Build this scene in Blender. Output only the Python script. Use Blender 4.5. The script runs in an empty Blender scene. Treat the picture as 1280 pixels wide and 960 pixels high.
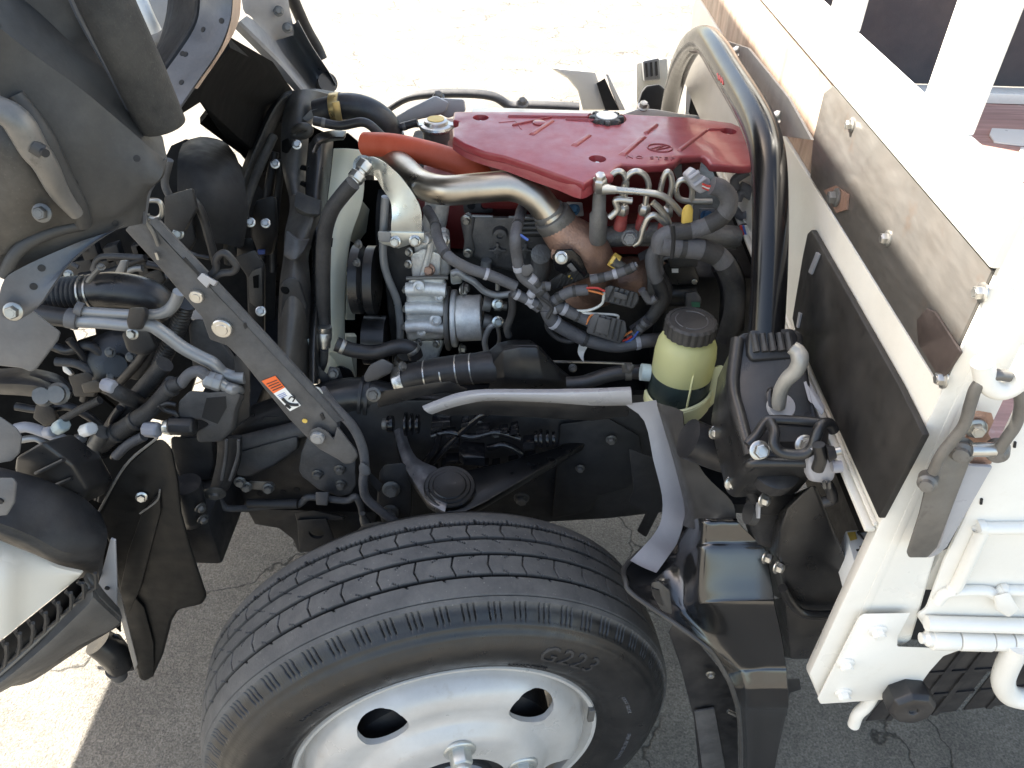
import bpy, bmesh, math, random
import numpy as np
from mathutils import Vector, Matrix
random.seed(7)
S = bpy.context.scene
COL = S.collection
# ------------------------------------------------------------------ camera, sky, sun, exposure
GZ = -0.072                       # asphalt level (wheel hub axis is at 0.300)
CAMP = Vector((0.0, -0.575, 1.54))
CR = Vector((0.99947125, 0.02330558, 0.02267291))
CD = Vector((0.03228835, -0.62925078, -0.77653134))
CF = Vector((-0.00383057, 0.77685282, -0.62967057))
cam = bpy.data.cameras.new('camera'); camo = bpy.data.objects.new('camera', cam); COL.objects.link(camo)
cam.sensor_width = 36; cam.lens = 36*1000/1280; cam.clip_start = .02; cam.clip_end = 500
camo.matrix_world = Matrix(((CR.x, -CD.x, -CF.x, CAMP.x), (CR.y, -CD.y, -CF.y, CAMP.y), (CR.z, -CD.z, -CF.z, CAMP.z), (0, 0, 0, 1)))
S.camera = camo
SUN_TO = Vector((-.62, .30, .72)).normalized()      # direction towards the sun
W = bpy.data.worlds.new('World'); S.world = W; W.use_nodes = True
nt = W.node_tree
sky = nt.nodes.new('ShaderNodeTexSky'); sky.sky_type = 'NISHITA'; sky.sun_disc = False
sky.sun_elevation = math.asin(SUN_TO.z); sky.sun_rotation = math.atan2(SUN_TO.x, SUN_TO.y)
sky.air_density = 1.0; sky.dust_density = 2; sky.ozone_density = 1.0
bg = nt.nodes['Background']
wb = nt.nodes.new('ShaderNodeMix'); wb.data_type = 'RGBA'; wb.blend_type = 'MULTIPLY'; wb.inputs[0].default_value = 1
wb.inputs[7].default_value = (1.10, 1.0, .87, 1)        # the photograph's warm white balance
nt.links.new(sky.outputs[0], wb.inputs[6]); nt.links.new(wb.outputs[2], bg.inputs[0]); bg.inputs[1].default_value = .10
sl = bpy.data.lights.new('sun', 'SUN'); slo = bpy.data.objects.new('sun', sl); COL.objects.link(slo)
sl.energy = 5.0; sl.angle = math.radians(.55); sl.color = (1, .95, .86)
slo.rotation_euler = (-SUN_TO).to_track_quat('-Z', 'Y').to_euler(); slo.location = SUN_TO*8
S.view_settings.view_transform = 'Standard'; S.view_settings.look = 'None'
S.view_settings.exposure = 2.5; S.view_settings.gamma = 1

# ------------------------------------------------------------------ helpers
def U(px, py, x=None, y=None, z=None, d=None):
    """point of the world seen at a photo position, on the plane the part lies in"""
    r = CR*((px-640)/1000) + CD*((py-480)/1000) + CF
    if d is not None: t = d
    elif x is not None: t = (x-CAMP.x)/r.x
    elif y is not None: t = (y-CAMP.y)/r.y
    else: t = (z-CAMP.z)/r.z
    return CAMP + r*t
def P(pts, **k):
    key = next(iter(k)); v = k[key]
    return [U(p[0], p[1], **{key: (p[2] if len(p) > 2 else v)}) for p in pts]
def smooth(pts, n=6, closed=False):
    pts = [Vector(p) for p in pts]
    if len(pts) < 3: return pts
    out = []; N = len(pts)
    for i in range(N if closed else N-1):
        if closed: p0, p1, p2, p3 = pts[i-1], pts[i], pts[(i+1) % N], pts[(i+2) % N]
        else:
            p1, p2 = pts[i], pts[i+1]
            p0 = pts[i-1] if i else p1*2-p2
            p3 = pts[i+2] if i+2 < N else p2*2-p1
        for k in range(n):
            t = k/n
            out.append(.5*((2*p1)+(-p0+p2)*t+(2*p0-5*p1+4*p2-p3)*t*t+(-p0+3*p1-3*p2+p3)*t**3))
    if not closed: out.append(pts[-1])
    return out
def lerp(a, b, t): return a+(b-a)*t
def on(o, px, py, lift=0.0):
    """point and normal on a built surface at a photo position"""
    from mathutils.bvhtree import BVHTree
    k = o.name
    if k not in _bvh:
        w = WP[k]; _bvh[k] = BVHTree.FromPolygons([v.co+w for v in o.data.vertices], [tuple(f.vertices) for f in o.data.polygons])
    r = (CR*((px-640)/1000)+CD*((py-480)/1000)+CF).normalized()
    h = _bvh[k].ray_cast(CAMP, r)
    if h[0] is None: return None, None
    n = h[1] if h[1].dot(r) < 0 else -h[1]
    return h[0]+n*lift, n
_bvh = {}
def dots(name, parent, m, surf, spots, r=.003, h=.0006):
    for px, py in spots:
        c, n = on(surf, px, py)
        if c is not None: add(name, parent, m, g_lathe(c, n, [(r, -.001), (r, h), (r*.9, h*1.1)], 14))
# shapes are (verts, faces)
def g_tube(pts, r, seg=14, n=6, corr=None, flat=1.0, cap=True):
    c = smooth(pts, n); m = len(c)
    rs = r if isinstance(r, (list, tuple)) else [r]
    rad = []
    for i in range(m):
        f = i/max(m-1, 1)*(len(rs)-1); k = min(int(f), max(len(rs)-2, 0))
        rad.append(rs[0] if len(rs) == 1 else lerp(rs[k], rs[k+1], f-k))
    if corr:                       # bellows: resample by length, then modulate
        L = [0]
        for i in range(m-1): L.append(L[-1]+(c[i+1]-c[i]).length)
        M = corr[0]*6; nc = []; nr = []
        for j in range(M+1):
            s = L[-1]*j/M; i = max(0, min(m-2, np.searchsorted(L, s)-1)); t = (s-L[i])/max(L[i+1]-L[i], 1e-9)
            nc.append(c[i].lerp(c[i+1], t)); nr.append(lerp(rad[i], rad[i+1], t)*(1+corr[1]*math.cos(2*math.pi*j/6)))
        c, rad, m = nc, nr, M+1
    V = []; F = []
    t0 = (c[1]-c[0]).normalized()
    up = Vector((0, 0, 1)) if abs(t0.z) < .9 else Vector((1, 0, 0))
    nrm = (up - t0*up.dot(t0)).normalized()
    for i in range(m):
        t = (c[min(i+1, m-1)]-c[max(i-1, 0)]).normalized()
        nrm = (nrm - t*nrm.dot(t)).normalized(); b = t.cross(nrm)
        for k in range(seg):
            a = 2*math.pi*k/seg
            V.append(c[i]+(nrm*math.cos(a)*flat+b*math.sin(a))*rad[i])
    for i in range(m-1):
        for k in range(seg):
            k2 = (k+1) % seg
            F.append((i*seg+k, i*seg+k2, (i+1)*seg+k2, (i+1)*seg+k))
    if cap: F += [tuple(range(seg))[::-1], tuple((m-1)*seg+k for k in range(seg))]
    return V, F
def g_poly(pts, off):
    """outline pts extruded by the vector off"""
    off = Vector(off); n = len(pts)
    if off.x == 0 and off.y >= .006 and abs(off.z) <= off.y*.25:      # block parts run back and down into the engine bay
        d = sum(pts, Vector())/n-CAMP; d.x *= .5; off = d.normalized()*off.y
    V = list(pts)+[p+off for p in pts]
    F = [tuple(range(n)), tuple(range(2*n-1, n-1, -1))]+[(i, n+i, n+(i+1) % n, (i+1) % n) for i in range(n)]
    return V, F
def g_surf(rows, t=.003, nu=4, nv=4, away=None):
    """sheet through rows of points (smoothed both ways), thickness t pushed along `away`"""
    rows = [smooth(r, nu) if nu > 1 else list(r) for r in rows]
    if nv > 1 and len(rows) > 2:
        cols = [smooth([r[j] for r in rows], nv) for j in range(len(rows[0]))]
        rows = [[c[i] for c in cols] for i in range(len(cols[0]))]
    R, Cn = len(rows), len(rows[0]); V = [p for r in rows for p in r]; F = []
    for i in range(R-1):
        for j in range(Cn-1): F.append((i*Cn+j, i*Cn+j+1, (i+1)*Cn+j+1, (i+1)*Cn+j))
    if t:
        a = Vector(away) if away else Vector((0, 1, -.3))
        a = a.normalized()*t; N = len(V); V = V+[p+a for p in V]
        F += [tuple(N+k for k in f[::-1]) for f in F]
        ring = [j for j in range(Cn)]+[i*Cn+Cn-1 for i in range(1, R)]+[(R-1)*Cn+j for j in range(Cn-2, -1, -1)]+[i*Cn for i in range(R-2, 0, -1)]
        for a_, b_ in zip(ring, ring[1:]+ring[:1]): F.append((b_, a_, N+a_, N+b_))
    return V, F
def frame(ax):
    ax = Vector(ax).normalized(); u = Vector((0, 0, 1)).cross(ax)
    if u.length < .1: u = Vector((1, 0, 0)).cross(ax)
    u.normalize(); return u, ax.cross(u), ax
def g_lathe(c, ax, prof, n=32, rot=0):
    u, v, a = frame(ax); V = []; F = []; c = Vector(c)
    for r, h in prof:
        for k in range(n):
            t = 2*math.pi*k/n+rot; V.append(c+a*h+(u*math.cos(t)+v*math.sin(t))*r)
    for i in range(len(prof)-1):
        for k in range(n): k2 = (k+1) % n; F.append((i*n+k, i*n+k2, (i+1)*n+k2, (i+1)*n+k))
    F += [tuple(range(n))[::-1], tuple((len(prof)-1)*n+k for k in range(n))]
    return V, F
def g_bolt(c, ax, r, rot=.3, wash=1.5):
    r *= .84; wash = 1+(wash-1)*.8
    a = g_lathe(c, ax, [(r*wash, 0), (r*wash, r*.25), (r*1.12, r*.42)], 18)
    b = g_lathe(Vector(c)+Vector(ax).normalized()*r*.3, ax, [(r, 0), (r, r*.8), (r*.85, r*1.0)], 6, rot)
    d = g_lathe(Vector(c)+Vector(ax).normalized()*r*1.25, ax, [(r*.62, 0), (r*.55, r*.12)], 12)
    return g_join(a, b, d)
def g_box(c, u, v, w):
    c, u, v, w = map(Vector, (c, u, v, w))
    V = [c+u*i+v*j+w*k for i in (-.5, .5) for j in (-.5, .5) for k in (-.5, .5)]
    return V, [(0, 1, 3, 2), (4, 6, 7, 5), (0, 4, 5, 1), (2, 3, 7, 6), (0, 2, 6, 4), (1, 5, 7, 3)]
def g_join(*ss):
    V = []; F = []
    for v, f in ss:
        o = len(V); V += list(v); F += [tuple(o+i for i in q) for q in f]
    return V, F
BASE = Vector((0, .85, GZ))
truck = bpy.data.objects.new('cab_over_truck', None); COL.objects.link(truck); truck.location = BASE
truck['label'] = 'white light truck with its cab tilted forward, red topped engine laid open'; truck['category'] = 'truck'
WP = {truck.name: BASE}
def put(name, me, parent, origin, label=None):
    o = bpy.data.objects.new(name, me); COL.objects.link(o)
    parent = parent or truck
    o.parent = parent; o.location = Vector(origin)-WP[parent.name]; WP[o.name] = Vector(origin)
    if label: o['label'] = label
    return o
def add(name, parent, m, *shapes, label=None, bev=0, ang=38, seg=2, bang=28):
    if m is M['bolt'] and random.random() < .4: m = M['darkbolt']
    V, F = g_join(*shapes)
    c = sum((Vector(p) for p in V), Vector())/len(V)
    me = bpy.data.meshes.new(name); me.from_pydata([tuple(Vector(p)-c) for p in V], [], F)
    bm = bmesh.new(); bm.from_mesh(me)
    bmesh.ops.recalc_face_normals(bm, faces=bm.faces)
    if bev:
        ed = [e for e in bm.edges if len(e.link_faces) == 2 and e.calc_face_angle(0) > math.radians(bang)]
        try: bmesh.ops.bevel(bm, geom=ed, offset=bev, segments=seg, affect='EDGES', profile=.5, clamp_overlap=True)
        except Exception: pass
    bm.to_mesh(me); bm.free()
    me.polygons.foreach_set('use_smooth', [True]*len(me.polygons)); me.set_sharp_from_angle(angle=math.radians(ang))
    me.materials.append(m)
    return put(name, me, parent, c, label)
def copy_of(o, parent, loc):
    c = o.copy(); COL.objects.link(c); c.parent = parent; c.location = Vector(loc)-WP[parent.name]; WP[c.name] = Vector(loc); return c
def text(name, parent, s, size, origin, ux, uy, m, depth=.0006, label=None, space=1.0):
    cu = bpy.data.curves.new('t', 'FONT'); cu.body = s; cu.size = size; cu.extrude = depth; cu.align_x = 'CENTER'; cu.align_y = 'CENTER'; cu.space_character = space; cu.resolution_u = 2
    ob = bpy.data.objects.new('t', cu); me = bpy.data.meshes.new_from_object(ob)
    bpy.data.objects.remove(ob); bpy.data.curves.remove(cu)
    ux = Vector(ux).normalized(); uy = (Vector(uy)-ux*Vector(uy).dot(ux)).normalized(); uz = ux.cross(uy)
    me.transform(Matrix(((ux.x, uy.x, uz.x, 0), (ux.y, uy.y, uz.y, 0), (ux.z, uy.z, uz.z, 0), (0, 0, 0, 1))))
    me.materials.append(m)
    return put(name, me, parent, origin, label)
def cut(o, cutters):
    """boolean-subtract shapes from a mesh object, result stored as plain mesh"""
    V, F = g_join(*cutters); me = bpy.data.meshes.new('c'); me.from_pydata([tuple(v) for v in V], [], F)
    bm = bmesh.new(); bm.from_mesh(me); bmesh.ops.recalc_face_normals(bm, faces=bm.faces); bm.to_mesh(me); bm.free()
    co = bpy.data.objects.new('c', me); COL.objects.link(co)
    md = o.modifiers.new('b', 'BOOLEAN'); md.object = co; md.operation = 'DIFFERENCE'; md.solver = 'EXACT'
    bpy.context.view_layer.update()
    dg = bpy.context.evaluated_depsgraph_get(); new = bpy.data.meshes.new_from_object(o.evaluated_get(dg))
    o.modifiers.remove(md); old = o.data; o.data = new; new.name = o.name; bpy.data.meshes.remove(old)
    bpy.data.objects.remove(co); bpy.data.meshes.remove(me)
    new.polygons.foreach_set('use_smooth', [True]*len(new.polygons)); new.set_sharp_from_angle(angle=math.radians(38))

# ------------------------------------------------------------------ materials
def mat(name, col, rough=.5, metal=0, var=.25, vscale=18, rvar=.12, bump=0, bscale=300, dust=0, dcol=(.22, .2, .17), dscale=9, coat=0, spec=.5, grain=None, spots=0, scol=(.12, .06, .03)):
    m = bpy.data.materials.new(name); m.use_nodes = True; t = m.node_tree; N = t.nodes; L = t.links
    b = N['Principled BSDF']; b.inputs['Metallic'].default_value = metal; b.inputs['Specular IOR Level'].default_value = spec
    b.inputs['Coat Weight'].default_value = coat; b.inputs['Coat Roughness'].default_value = .08
    tc = N.new('ShaderNodeTexCoord').outputs['Object']
    if grain:
        mp = N.new('ShaderNodeMapping'); mp.inputs['Scale'].default_value = grain; L.new(tc, mp.inputs[0]); tg = mp.outputs[0]
    else: tg = tc
    n1 = N.new('ShaderNodeTexNoise'); n1.inputs['Scale'].default_value = vscale; n1.inputs['Detail'].default_value = 6; n1.inputs['Roughness'].default_value = .65; L.new(tg, n1.inputs['Vector'])
    mr = N.new('ShaderNodeMapRange'); mr.inputs[1].default_value = .3; mr.inputs[2].default_value = .7; mr.inputs[3].default_value = 1-var; mr.inputs[4].default_value = 1+var; L.new(n1.outputs[0], mr.inputs[0])
    mx = N.new('ShaderNodeMix'); mx.data_type = 'RGBA'; mx.blend_type = 'MULTIPLY'; mx.inputs[0].default_value = 1
    mx.inputs[6].default_value = (*col, 1); L.new(mr.outputs[0], mx.inputs[7]); out = mx.outputs[2]
    def layer(out, scale, lo, hi, amt, c2, detail=8):
        n = N.new('ShaderNodeTexNoise'); n.inputs['Scale'].default_value = scale; n.inputs['Detail'].default_value = detail; n.inputs['Roughness'].default_value = .7; L.new(tc, n.inputs['Vector'])
        r = N.new('ShaderNodeMapRange'); r.inputs[1].default_value = lo; r.inputs[2].default_value = hi; r.inputs[3].default_value = 0; r.inputs[4].default_value = amt; L.new(n.outputs[0], r.inputs[0])
        x = N.new('ShaderNodeMix'); x.data_type = 'RGBA'; L.new(r.outputs[0], x.inputs[0]); L.new(out, x.inputs[6]); x.inputs[7].default_value = (*c2, 1)
        return x.outputs[2]
    if dust: out = layer(out, dscale, .42, .75, dust, dcol); out = layer(out, 420, .62, .75, dust*.7, dcol, 2)
    if spots: out = layer(out, 24, .58, .68, spots, scol)
    L.new(out, b.inputs['Base Color'])
    n2 = N.new('ShaderNodeTexNoise'); n2.inputs['Scale'].default_value = vscale*2.3; n2.inputs['Detail'].default_value = 5; L.new(tg, n2.inputs['Vector'])
    m2 = N.new('ShaderNodeMapRange'); m2.inputs[1].default_value = .3; m2.inputs[2].default_value = .7; m2.inputs[3].default_value = max(.03, rough-rvar); m2.inputs[4].default_value = min(1, rough+rvar); L.new(n2.outputs[0], m2.inputs[0]); L.new(m2.outputs[0], b.inputs['Roughness'])
    if bump:
        n3 = N.new('ShaderNodeTexNoise'); n3.inputs['Scale'].default_value = bscale; n3.inputs['Detail'].default_value = 3; L.new(tg, n3.inputs['Vector'])
        bp = N.new('ShaderNodeBump'); bp.inputs['Strength'].default_value = bump; bp.inputs['Distance'].default_value = .002; L.new(n3.outputs[0], bp.inputs['Height']); L.new(bp.outputs[0], b.inputs['Normal'])
    return m
M = {}
M['blackplastic'] = mat('black_plastic', (.018, .018, .019), .5, dust=.12, bump=.15, bscale=700)
M['glossblack'] = mat('gloss_black_paint', (.004, .004, .005), .2, rvar=.05, dust=.05, dcol=(.06, .06, .06), spec=.4)
M['satinblack'] = mat('satin_black_plastic', (.012, .012, .013), .33, rvar=.08, dust=.08, bump=.06, bscale=900)
M['matteblack'] = mat('matte_black', (.010, .010, .011), .75, dust=.06)
M['foam'] = mat('black_foam', (.018, .0175, .016), .8, dust=.2, bump=.3, bscale=500)
M['rubber'] = mat('rubber_hose', (.014, .014, .016), .42, dust=.14)
M['greyhose'] = mat('grey_braided_wrap', (.085, .085, .092), .6, dust=.2, bump=.5, bscale=450)
M['darkhose'] = mat('dark_sleeve', (.018, .018, .02), .6, dust=.2, bump=.4, bscale=500)
M['chassis'] = mat('chassis_black_paint', (.013, .013, .0145), .55, dust=.3, dcol=(.075, .073, .072), bump=.15, bscale=220)
M['chassisgrey'] = mat('dusty_chassis_paint', (.05, .05, .052), .6, dust=.45, dcol=(.16, .15, .14), bump=.2, bscale=220)
M['cabgrey'] = mat('cab_grey_primer', (.034, .033, .0315), .6, dust=.3, dcol=(.075, .07, .063), bump=.12, bscale=260)
M['cabgrey2'] = mat('cab_grey_sky_tint', (.072, .078, .09), .42, dust=.3, dcol=(.14, .13, .12), bump=.1, bscale=260)  # blue cast is sky reflection put into the grey
M['cablight'] = mat('cab_light_primer', (.26, .26, .265), .5, dust=.35, dcol=(.2, .18, .15))
M['worn'] = mat('worn_grey_metal', (.17, .165, .155), .5, .5, var=.4, dust=.5, dcol=(.1, .085, .07), spots=.5, scol=(.06, .05, .04))
M['zinc'] = mat('zinc_plate', (.50, .49, .46), .33, .9, var=.15, dust=.12, dcol=(.35, .33, .28))
M['yzinc'] = mat('pale_yellow_zinc', (.60, .63, .61), .32, .85, var=.12, dust=.15, dcol=(.4, .4, .34))
M['bolt'] = mat('bolt_zinc', (.36, .355, .33), .38, .85, var=.25, dust=.3, dcol=(.22, .2, .17))
M['darkbolt'] = mat('dusty_bolt', (.12, .12, .115), .5, .6, var=.35, dust=.5, dcol=(.2, .18, .16))
M['alu'] = mat('cast_aluminium', (.70, .69, .66), .42, .4, var=.22, vscale=40, bump=.4, bscale=420, dust=.25, dcol=(.3, .28, .25), spots=.3, scol=(.09, .085, .08))
M['alugrey'] = mat('grey_cast_manifold', (.13, .13, .135), .48, .55, var=.25, bump=.35, bscale=380, dust=.3, dcol=(.2, .19, .17))
M['iron'] = mat('cast_iron_grey', (.15, .15, .15), .5, .5, var=.3, bump=.5, bscale=340, dust=.3, dcol=(.2, .19, .17))
M['pipegrey'] = mat('grey_coated_pipe', (.24, .245, .25), .38, .35, var=.15, dust=.25, dcol=(.2, .19, .17))
M['steelpipe'] = mat('plated_steel_line', (.45, .44, .41), .33, .85, var=.15, dust=.2, dcol=(.25, .23, .2))
M['exhaust'] = mat('heat_tinted_steel', (.42, .38, .32), .36, 1, var=.25, vscale=9, dust=.12, dcol=(.22, .16, .1))
M['rustpipe'] = mat('rust_brown_cast', (.34, .205, .15), .4, .45, var=.3, bump=.5, bscale=300, dust=.5, dcol=(.21, .15, .12), dscale=14)
M['redblock'] = mat('red_engine_paint', (.13, .012, .013), .45, var=.3, dust=.3, dcol=(.08, .05, .045))
M['redcover'] = mat('red_cover_plastic', (.235, .022, .031), .42, var=.1, coat=.3, dust=.32, dcol=(.28, .13, .125), bump=.05, bscale=900)
M['orange'] = mat('orange_silicone', (.50, .075, .028), .55, var=.12, dust=.22, dcol=(.4, .22, .15), bump=.1)
M['white'] = mat('white_paint', (.80, .775, .71), .34, var=.04, vscale=4, dust=.22, dcol=(.6, .55, .46), coat=.15, spots=.1, scol=(.5, .4, .28))
M['cream'] = mat('cream_paint', (.68, .655, .58), .42, var=.06, vscale=5, dust=.35, dcol=(.5, .45, .37))
M['taupe'] = mat('taupe_sheet', (.24, .22, .20), .5, var=.12, dust=.3, dcol=(.3, .26, .21))
M['rubbersheet'] = mat('rubber_sheet', (.014, .013, .012), .62, var=.3, dust=.3, dcol=(.06, .052, .045))
M['galv'] = mat('weathered_metal_plate', (.13, .122, .112), .46, .4, var=.16, vscale=26, grain=(1, .6, 2), dust=.28, dcol=(.13, .10, .075), spots=.35, scol=(.13, .08, .05))
M['board'] = mat('stained_board', (.40, .31, .24), .6, var=.45, vscale=16, grain=(1, 2.2, .4), dust=.6, dcol=(.25, .13, .09), dscale=16)
M['floor'] = mat('wooden_bed_floor', (.42, .25, .21), .6, var=.3, vscale=20, grain=(.3, 4, 1), spots=.6, scol=(.5, .4, .36))
M['darkboard'] = mat('dark_grey_board', (.035, .034, .04), .6, var=.15, vscale=5, dust=.12, bump=.1)
M['wheel'] = mat('silver_wheel_paint', (.52, .505, .48), .36, .2, var=.14, vscale=7, dust=.3, dcol=(.38, .34, .29), spots=.25, scol=(.3, .22, .15))
M['nut'] = mat('wheel_nut', (.52, .53, .5), .4, .7, var=.15, vscale=30, dust=.3)
M['cap'] = mat('cap_black', (.022, .022, .023), .55, bump=.25, bscale=600, dust=.18)
M['yellow'] = mat('yellow_plastic', (.62, .42, .08), .45, var=.15, dust=.2)
M['brass'] = mat('brassy_clamp', (.5, .37, .16), .35, .7, var=.2, dust=.2)
M['conn'] = mat('grey_connector', (.085, .085, .09), .5, var=.15, dust=.3)
M['conngrey'] = mat('light_connector', (.33, .33, .36), .5, var=.15, dust=.25)
M['connteal'] = mat('pale_teal_connector', (.42, .50, .50), .5, var=.1, dust=.2)
M['lightgrey'] = mat('light_grey_sheet', (.36, .36, .375), .35, var=.12, dust=.2)
M['lip'] = mat('grey_mudguard_lip', (.30, .295, .31), .4, var=.1, dust=.25, bump=.1)
M['mudguard'] = mat('black_moulded_mudguard', (.011, .011, .0115), .2, rvar=.04, var=.15, dust=.06, dcol=(.04,.038,.036), coat=.35, spec=.9)
M['fan'] = mat('pale_green_fan', (.80, .78, .60), .5, var=.1, dust=.3, dcol=(.4, .4, .28))
M['paper'] = mat('label_paper', (.78, .77, .74), .5, var=.05)
M['stickerorange'] = mat('orange_label', (.80, .14, .03), .45, var=.06)
M['ink'] = mat('black_ink', (.02, .02, .02), .6, var=.05)
M['wirered'] = mat('red_wire', (.5, .05, .04), .45); M['wireorange'] = mat('orange_wire', (.6, .2, .06), .45); M['wireblue'] = mat('blue_wire', (.06, .12, .4), .45); M['wirewhite'] = mat('pale_wire', (.6, .6, .55), .45)
M['bluecap'] = mat('blue_marked_bolt', (.05, .16, .32), .45)
M['redmark'] = mat('red_painted_nut', (.25, .03, .03), .5, dust=.3)
M['fluid'] = mat('dark_fluid', (.03, .045, .044), .35, var=.2)
M['oilblack'] = mat('oily_black', (.006, .006, .008), .2, rvar=.1, dust=.05, bump=.2, bscale=160)
M['taupedark'] = mat('dusty_black_guide', (.05, .046, .041), .5, dust=.35, dcol=(.13, .12, .105), bump=.1)
M['cabwhite'] = mat('cab_white_paint', (.64, .595, .51), .55, var=.03, vscale=4, dust=.1, dcol=(.6,.56,.5))
M['bumpergrey'] = mat('dusty_bumper_plastic', (.085, .08, .074), .5, var=.15, dust=.4, dcol=(.17,.155,.14), bump=.1)
M['splash'] = mat('black_splash_plastic', (.005, .005, .005), .5, spec=.3, dust=.05, dcol=(.04,.04,.04))
M['plategrey'] = mat('dull_grey_plate', (.085, .088, .096), .45, var=.2, dust=.3, dcol=(.2,.19,.17))
M['armblack'] = mat('black_arm', (.004, .004, .0045), .35, dust=.05, dcol=(.03,.03,.03))
M['mudtop'] = mat('skylit_mudguard_black', (.042, .04, .038), .42, dust=.25, dcol=(.1,.095,.09))  # paler copy of the mudguard black, sky light put into its colour
M['hook'] = mat('worn_hook_steel', (.30, .29, .265), .42, .3, var=.25, dust=.3, dcol=(.2,.18,.15))
M['recess'] = mat('dusty_shaded_recess', (.035, .033, .03), .55, .3, var=.5, dust=.5, dcol=(.14, .13, .115), dscale=14)  # base darkened for shade in the stamped crevices, dust on top
M['void'] = mat('deep_shade_black', (.004, .004, .004), .9, spec=.1)  # near-black that puts deep shade into the colour of gaps and undersides
M['padbrown'] = mat('dark_brown_pad', (.075, .058, .052), .5, .3, var=.35, dust=.4, dcol=(.13,.1,.085))
def asphalt():
    m = bpy.data.materials.new('asphalt'); m.use_nodes = True; t = m.node_tree; N = t.nodes; L = t.links; b = N['Principled BSDF']; b.inputs['Roughness'].default_value = .85; b.inputs['Specular IOR Level'].default_value = .3
    tc = N.new('ShaderNodeTexCoord').outputs['Object']
    def noise(s, d=4): n = N.new('ShaderNodeTexNoise'); n.inputs['Scale'].default_value = s; n.inputs['Detail'].default_value = d; L.new(tc, n.inputs['Vector']); return n.outputs[0]
    def vor(s, f='F1'): n = N.new('ShaderNodeTexVoronoi'); n.inputs['Scale'].default_value = s; n.feature = f; L.new(tc, n.inputs['Vector']); return n
    def ramp(v, a, b_, lo, hi): r = N.new('ShaderNodeMapRange'); r.inputs[1].default_value = a; r.inputs[2].default_value = b_; r.inputs[3].default_value = lo; r.inputs[4].default_value = hi; L.new(v, r.inputs[0]); return r.outputs[0]
    def mul(a, c):
        x = N.new('ShaderNodeMath'); x.operation = 'MULTIPLY'; L.new(a, x.inputs[0])
        if isinstance(c, float): x.inputs[1].default_value = c
        else: L.new(c, x.inputs[1])
        return x.outputs[0]
    v = vor(190)
    st = N.new('ShaderNodeSeparateColor'); L.new(v.outputs['Color'], st.inputs[0])
    tone = mul(ramp(st.outputs[0], 0, 1, .8, 1.22), ramp(noise(5, 6), .3, .7, .8, 1.2))
    gap = ramp(noise(230, 6), .36, .62, .68, 1.1)
    tone = mul(tone, gap)
    # branching cracks: voronoi cell edges on a warped lookup, broken up by noise
    wn = N.new('ShaderNodeTexNoise'); wn.inputs['Scale'].default_value = 3.5; wn.inputs['Detail'].default_value = 5; L.new(tc, wn.inputs['Vector'])
    wa = N.new('ShaderNodeMix'); wa.data_type = 'RGBA'; wa.blend_type = 'LINEAR_LIGHT'; wa.inputs[0].default_value = .22; L.new(tc, wa.inputs[6]); L.new(wn.outputs['Color'], wa.inputs[7])
    ce = N.new('ShaderNodeTexVoronoi'); ce.feature = 'DISTANCE_TO_EDGE'; ce.inputs['Scale'].default_value = 2.6; L.new(wa.outputs[2], ce.inputs['Vector'])
    crack = ramp(ce.outputs['Distance'], .002, .012, 0, 1)
    br = ramp(noise(2.2, 2), .47, .53, 0, 1)
    mxx = N.new('ShaderNodeMath'); mxx.operation = 'MAXIMUM'; L.new(crack, mxx.inputs[0]); L.new(br, mxx.inputs[1]); crack = mxx.outputs[0]
    tone = mul(tone, ramp(crack, 0, 1, .35, 1))
    c = N.new('ShaderNodeMix'); c.data_type = 'RGBA'; c.blend_type = 'MULTIPLY'; c.inputs[0].default_value = 1; c.inputs[6].default_value = (.18, .165, .14, 1); L.new(tone, c.inputs[7]); L.new(c.outputs[2], b.inputs['Base Color'])
    h = N.new('ShaderNodeMath'); h.operation = 'ADD'; L.new(mul(gap, 1.5), h.inputs[0]); L.new(mul(crack, 1.6), h.inputs[1])
    h2 = N.new('ShaderNodeMath'); h2.operation = 'ADD'; L.new(h.outputs[0], h2.inputs[0]); L.new(mul(noise(300, 3), .8), h2.inputs[1])
    bp = N.new('ShaderNodeBump'); bp.inputs['Strength'].default_value = .5; bp.inputs['Distance'].default_value = .004; L.new(h2.outputs[0], bp.inputs['Height']); L.new(bp.outputs[0], b.inputs['Normal'])
    return m
# ------------------------------------------------------------------ ground
me = bpy.data.meshes.new('ground'); me.from_pydata([(-120, -120, 0), (120, -120, 0), (120, 160, 0), (-120, 160, 0)], [], [(0, 1, 2, 3)]); me.materials.append(asphalt())
g = bpy.data.objects.new('ground', me); COL.objects.link(g); g.location = (0, 0, GZ); g['kind'] = 'structure'
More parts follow.
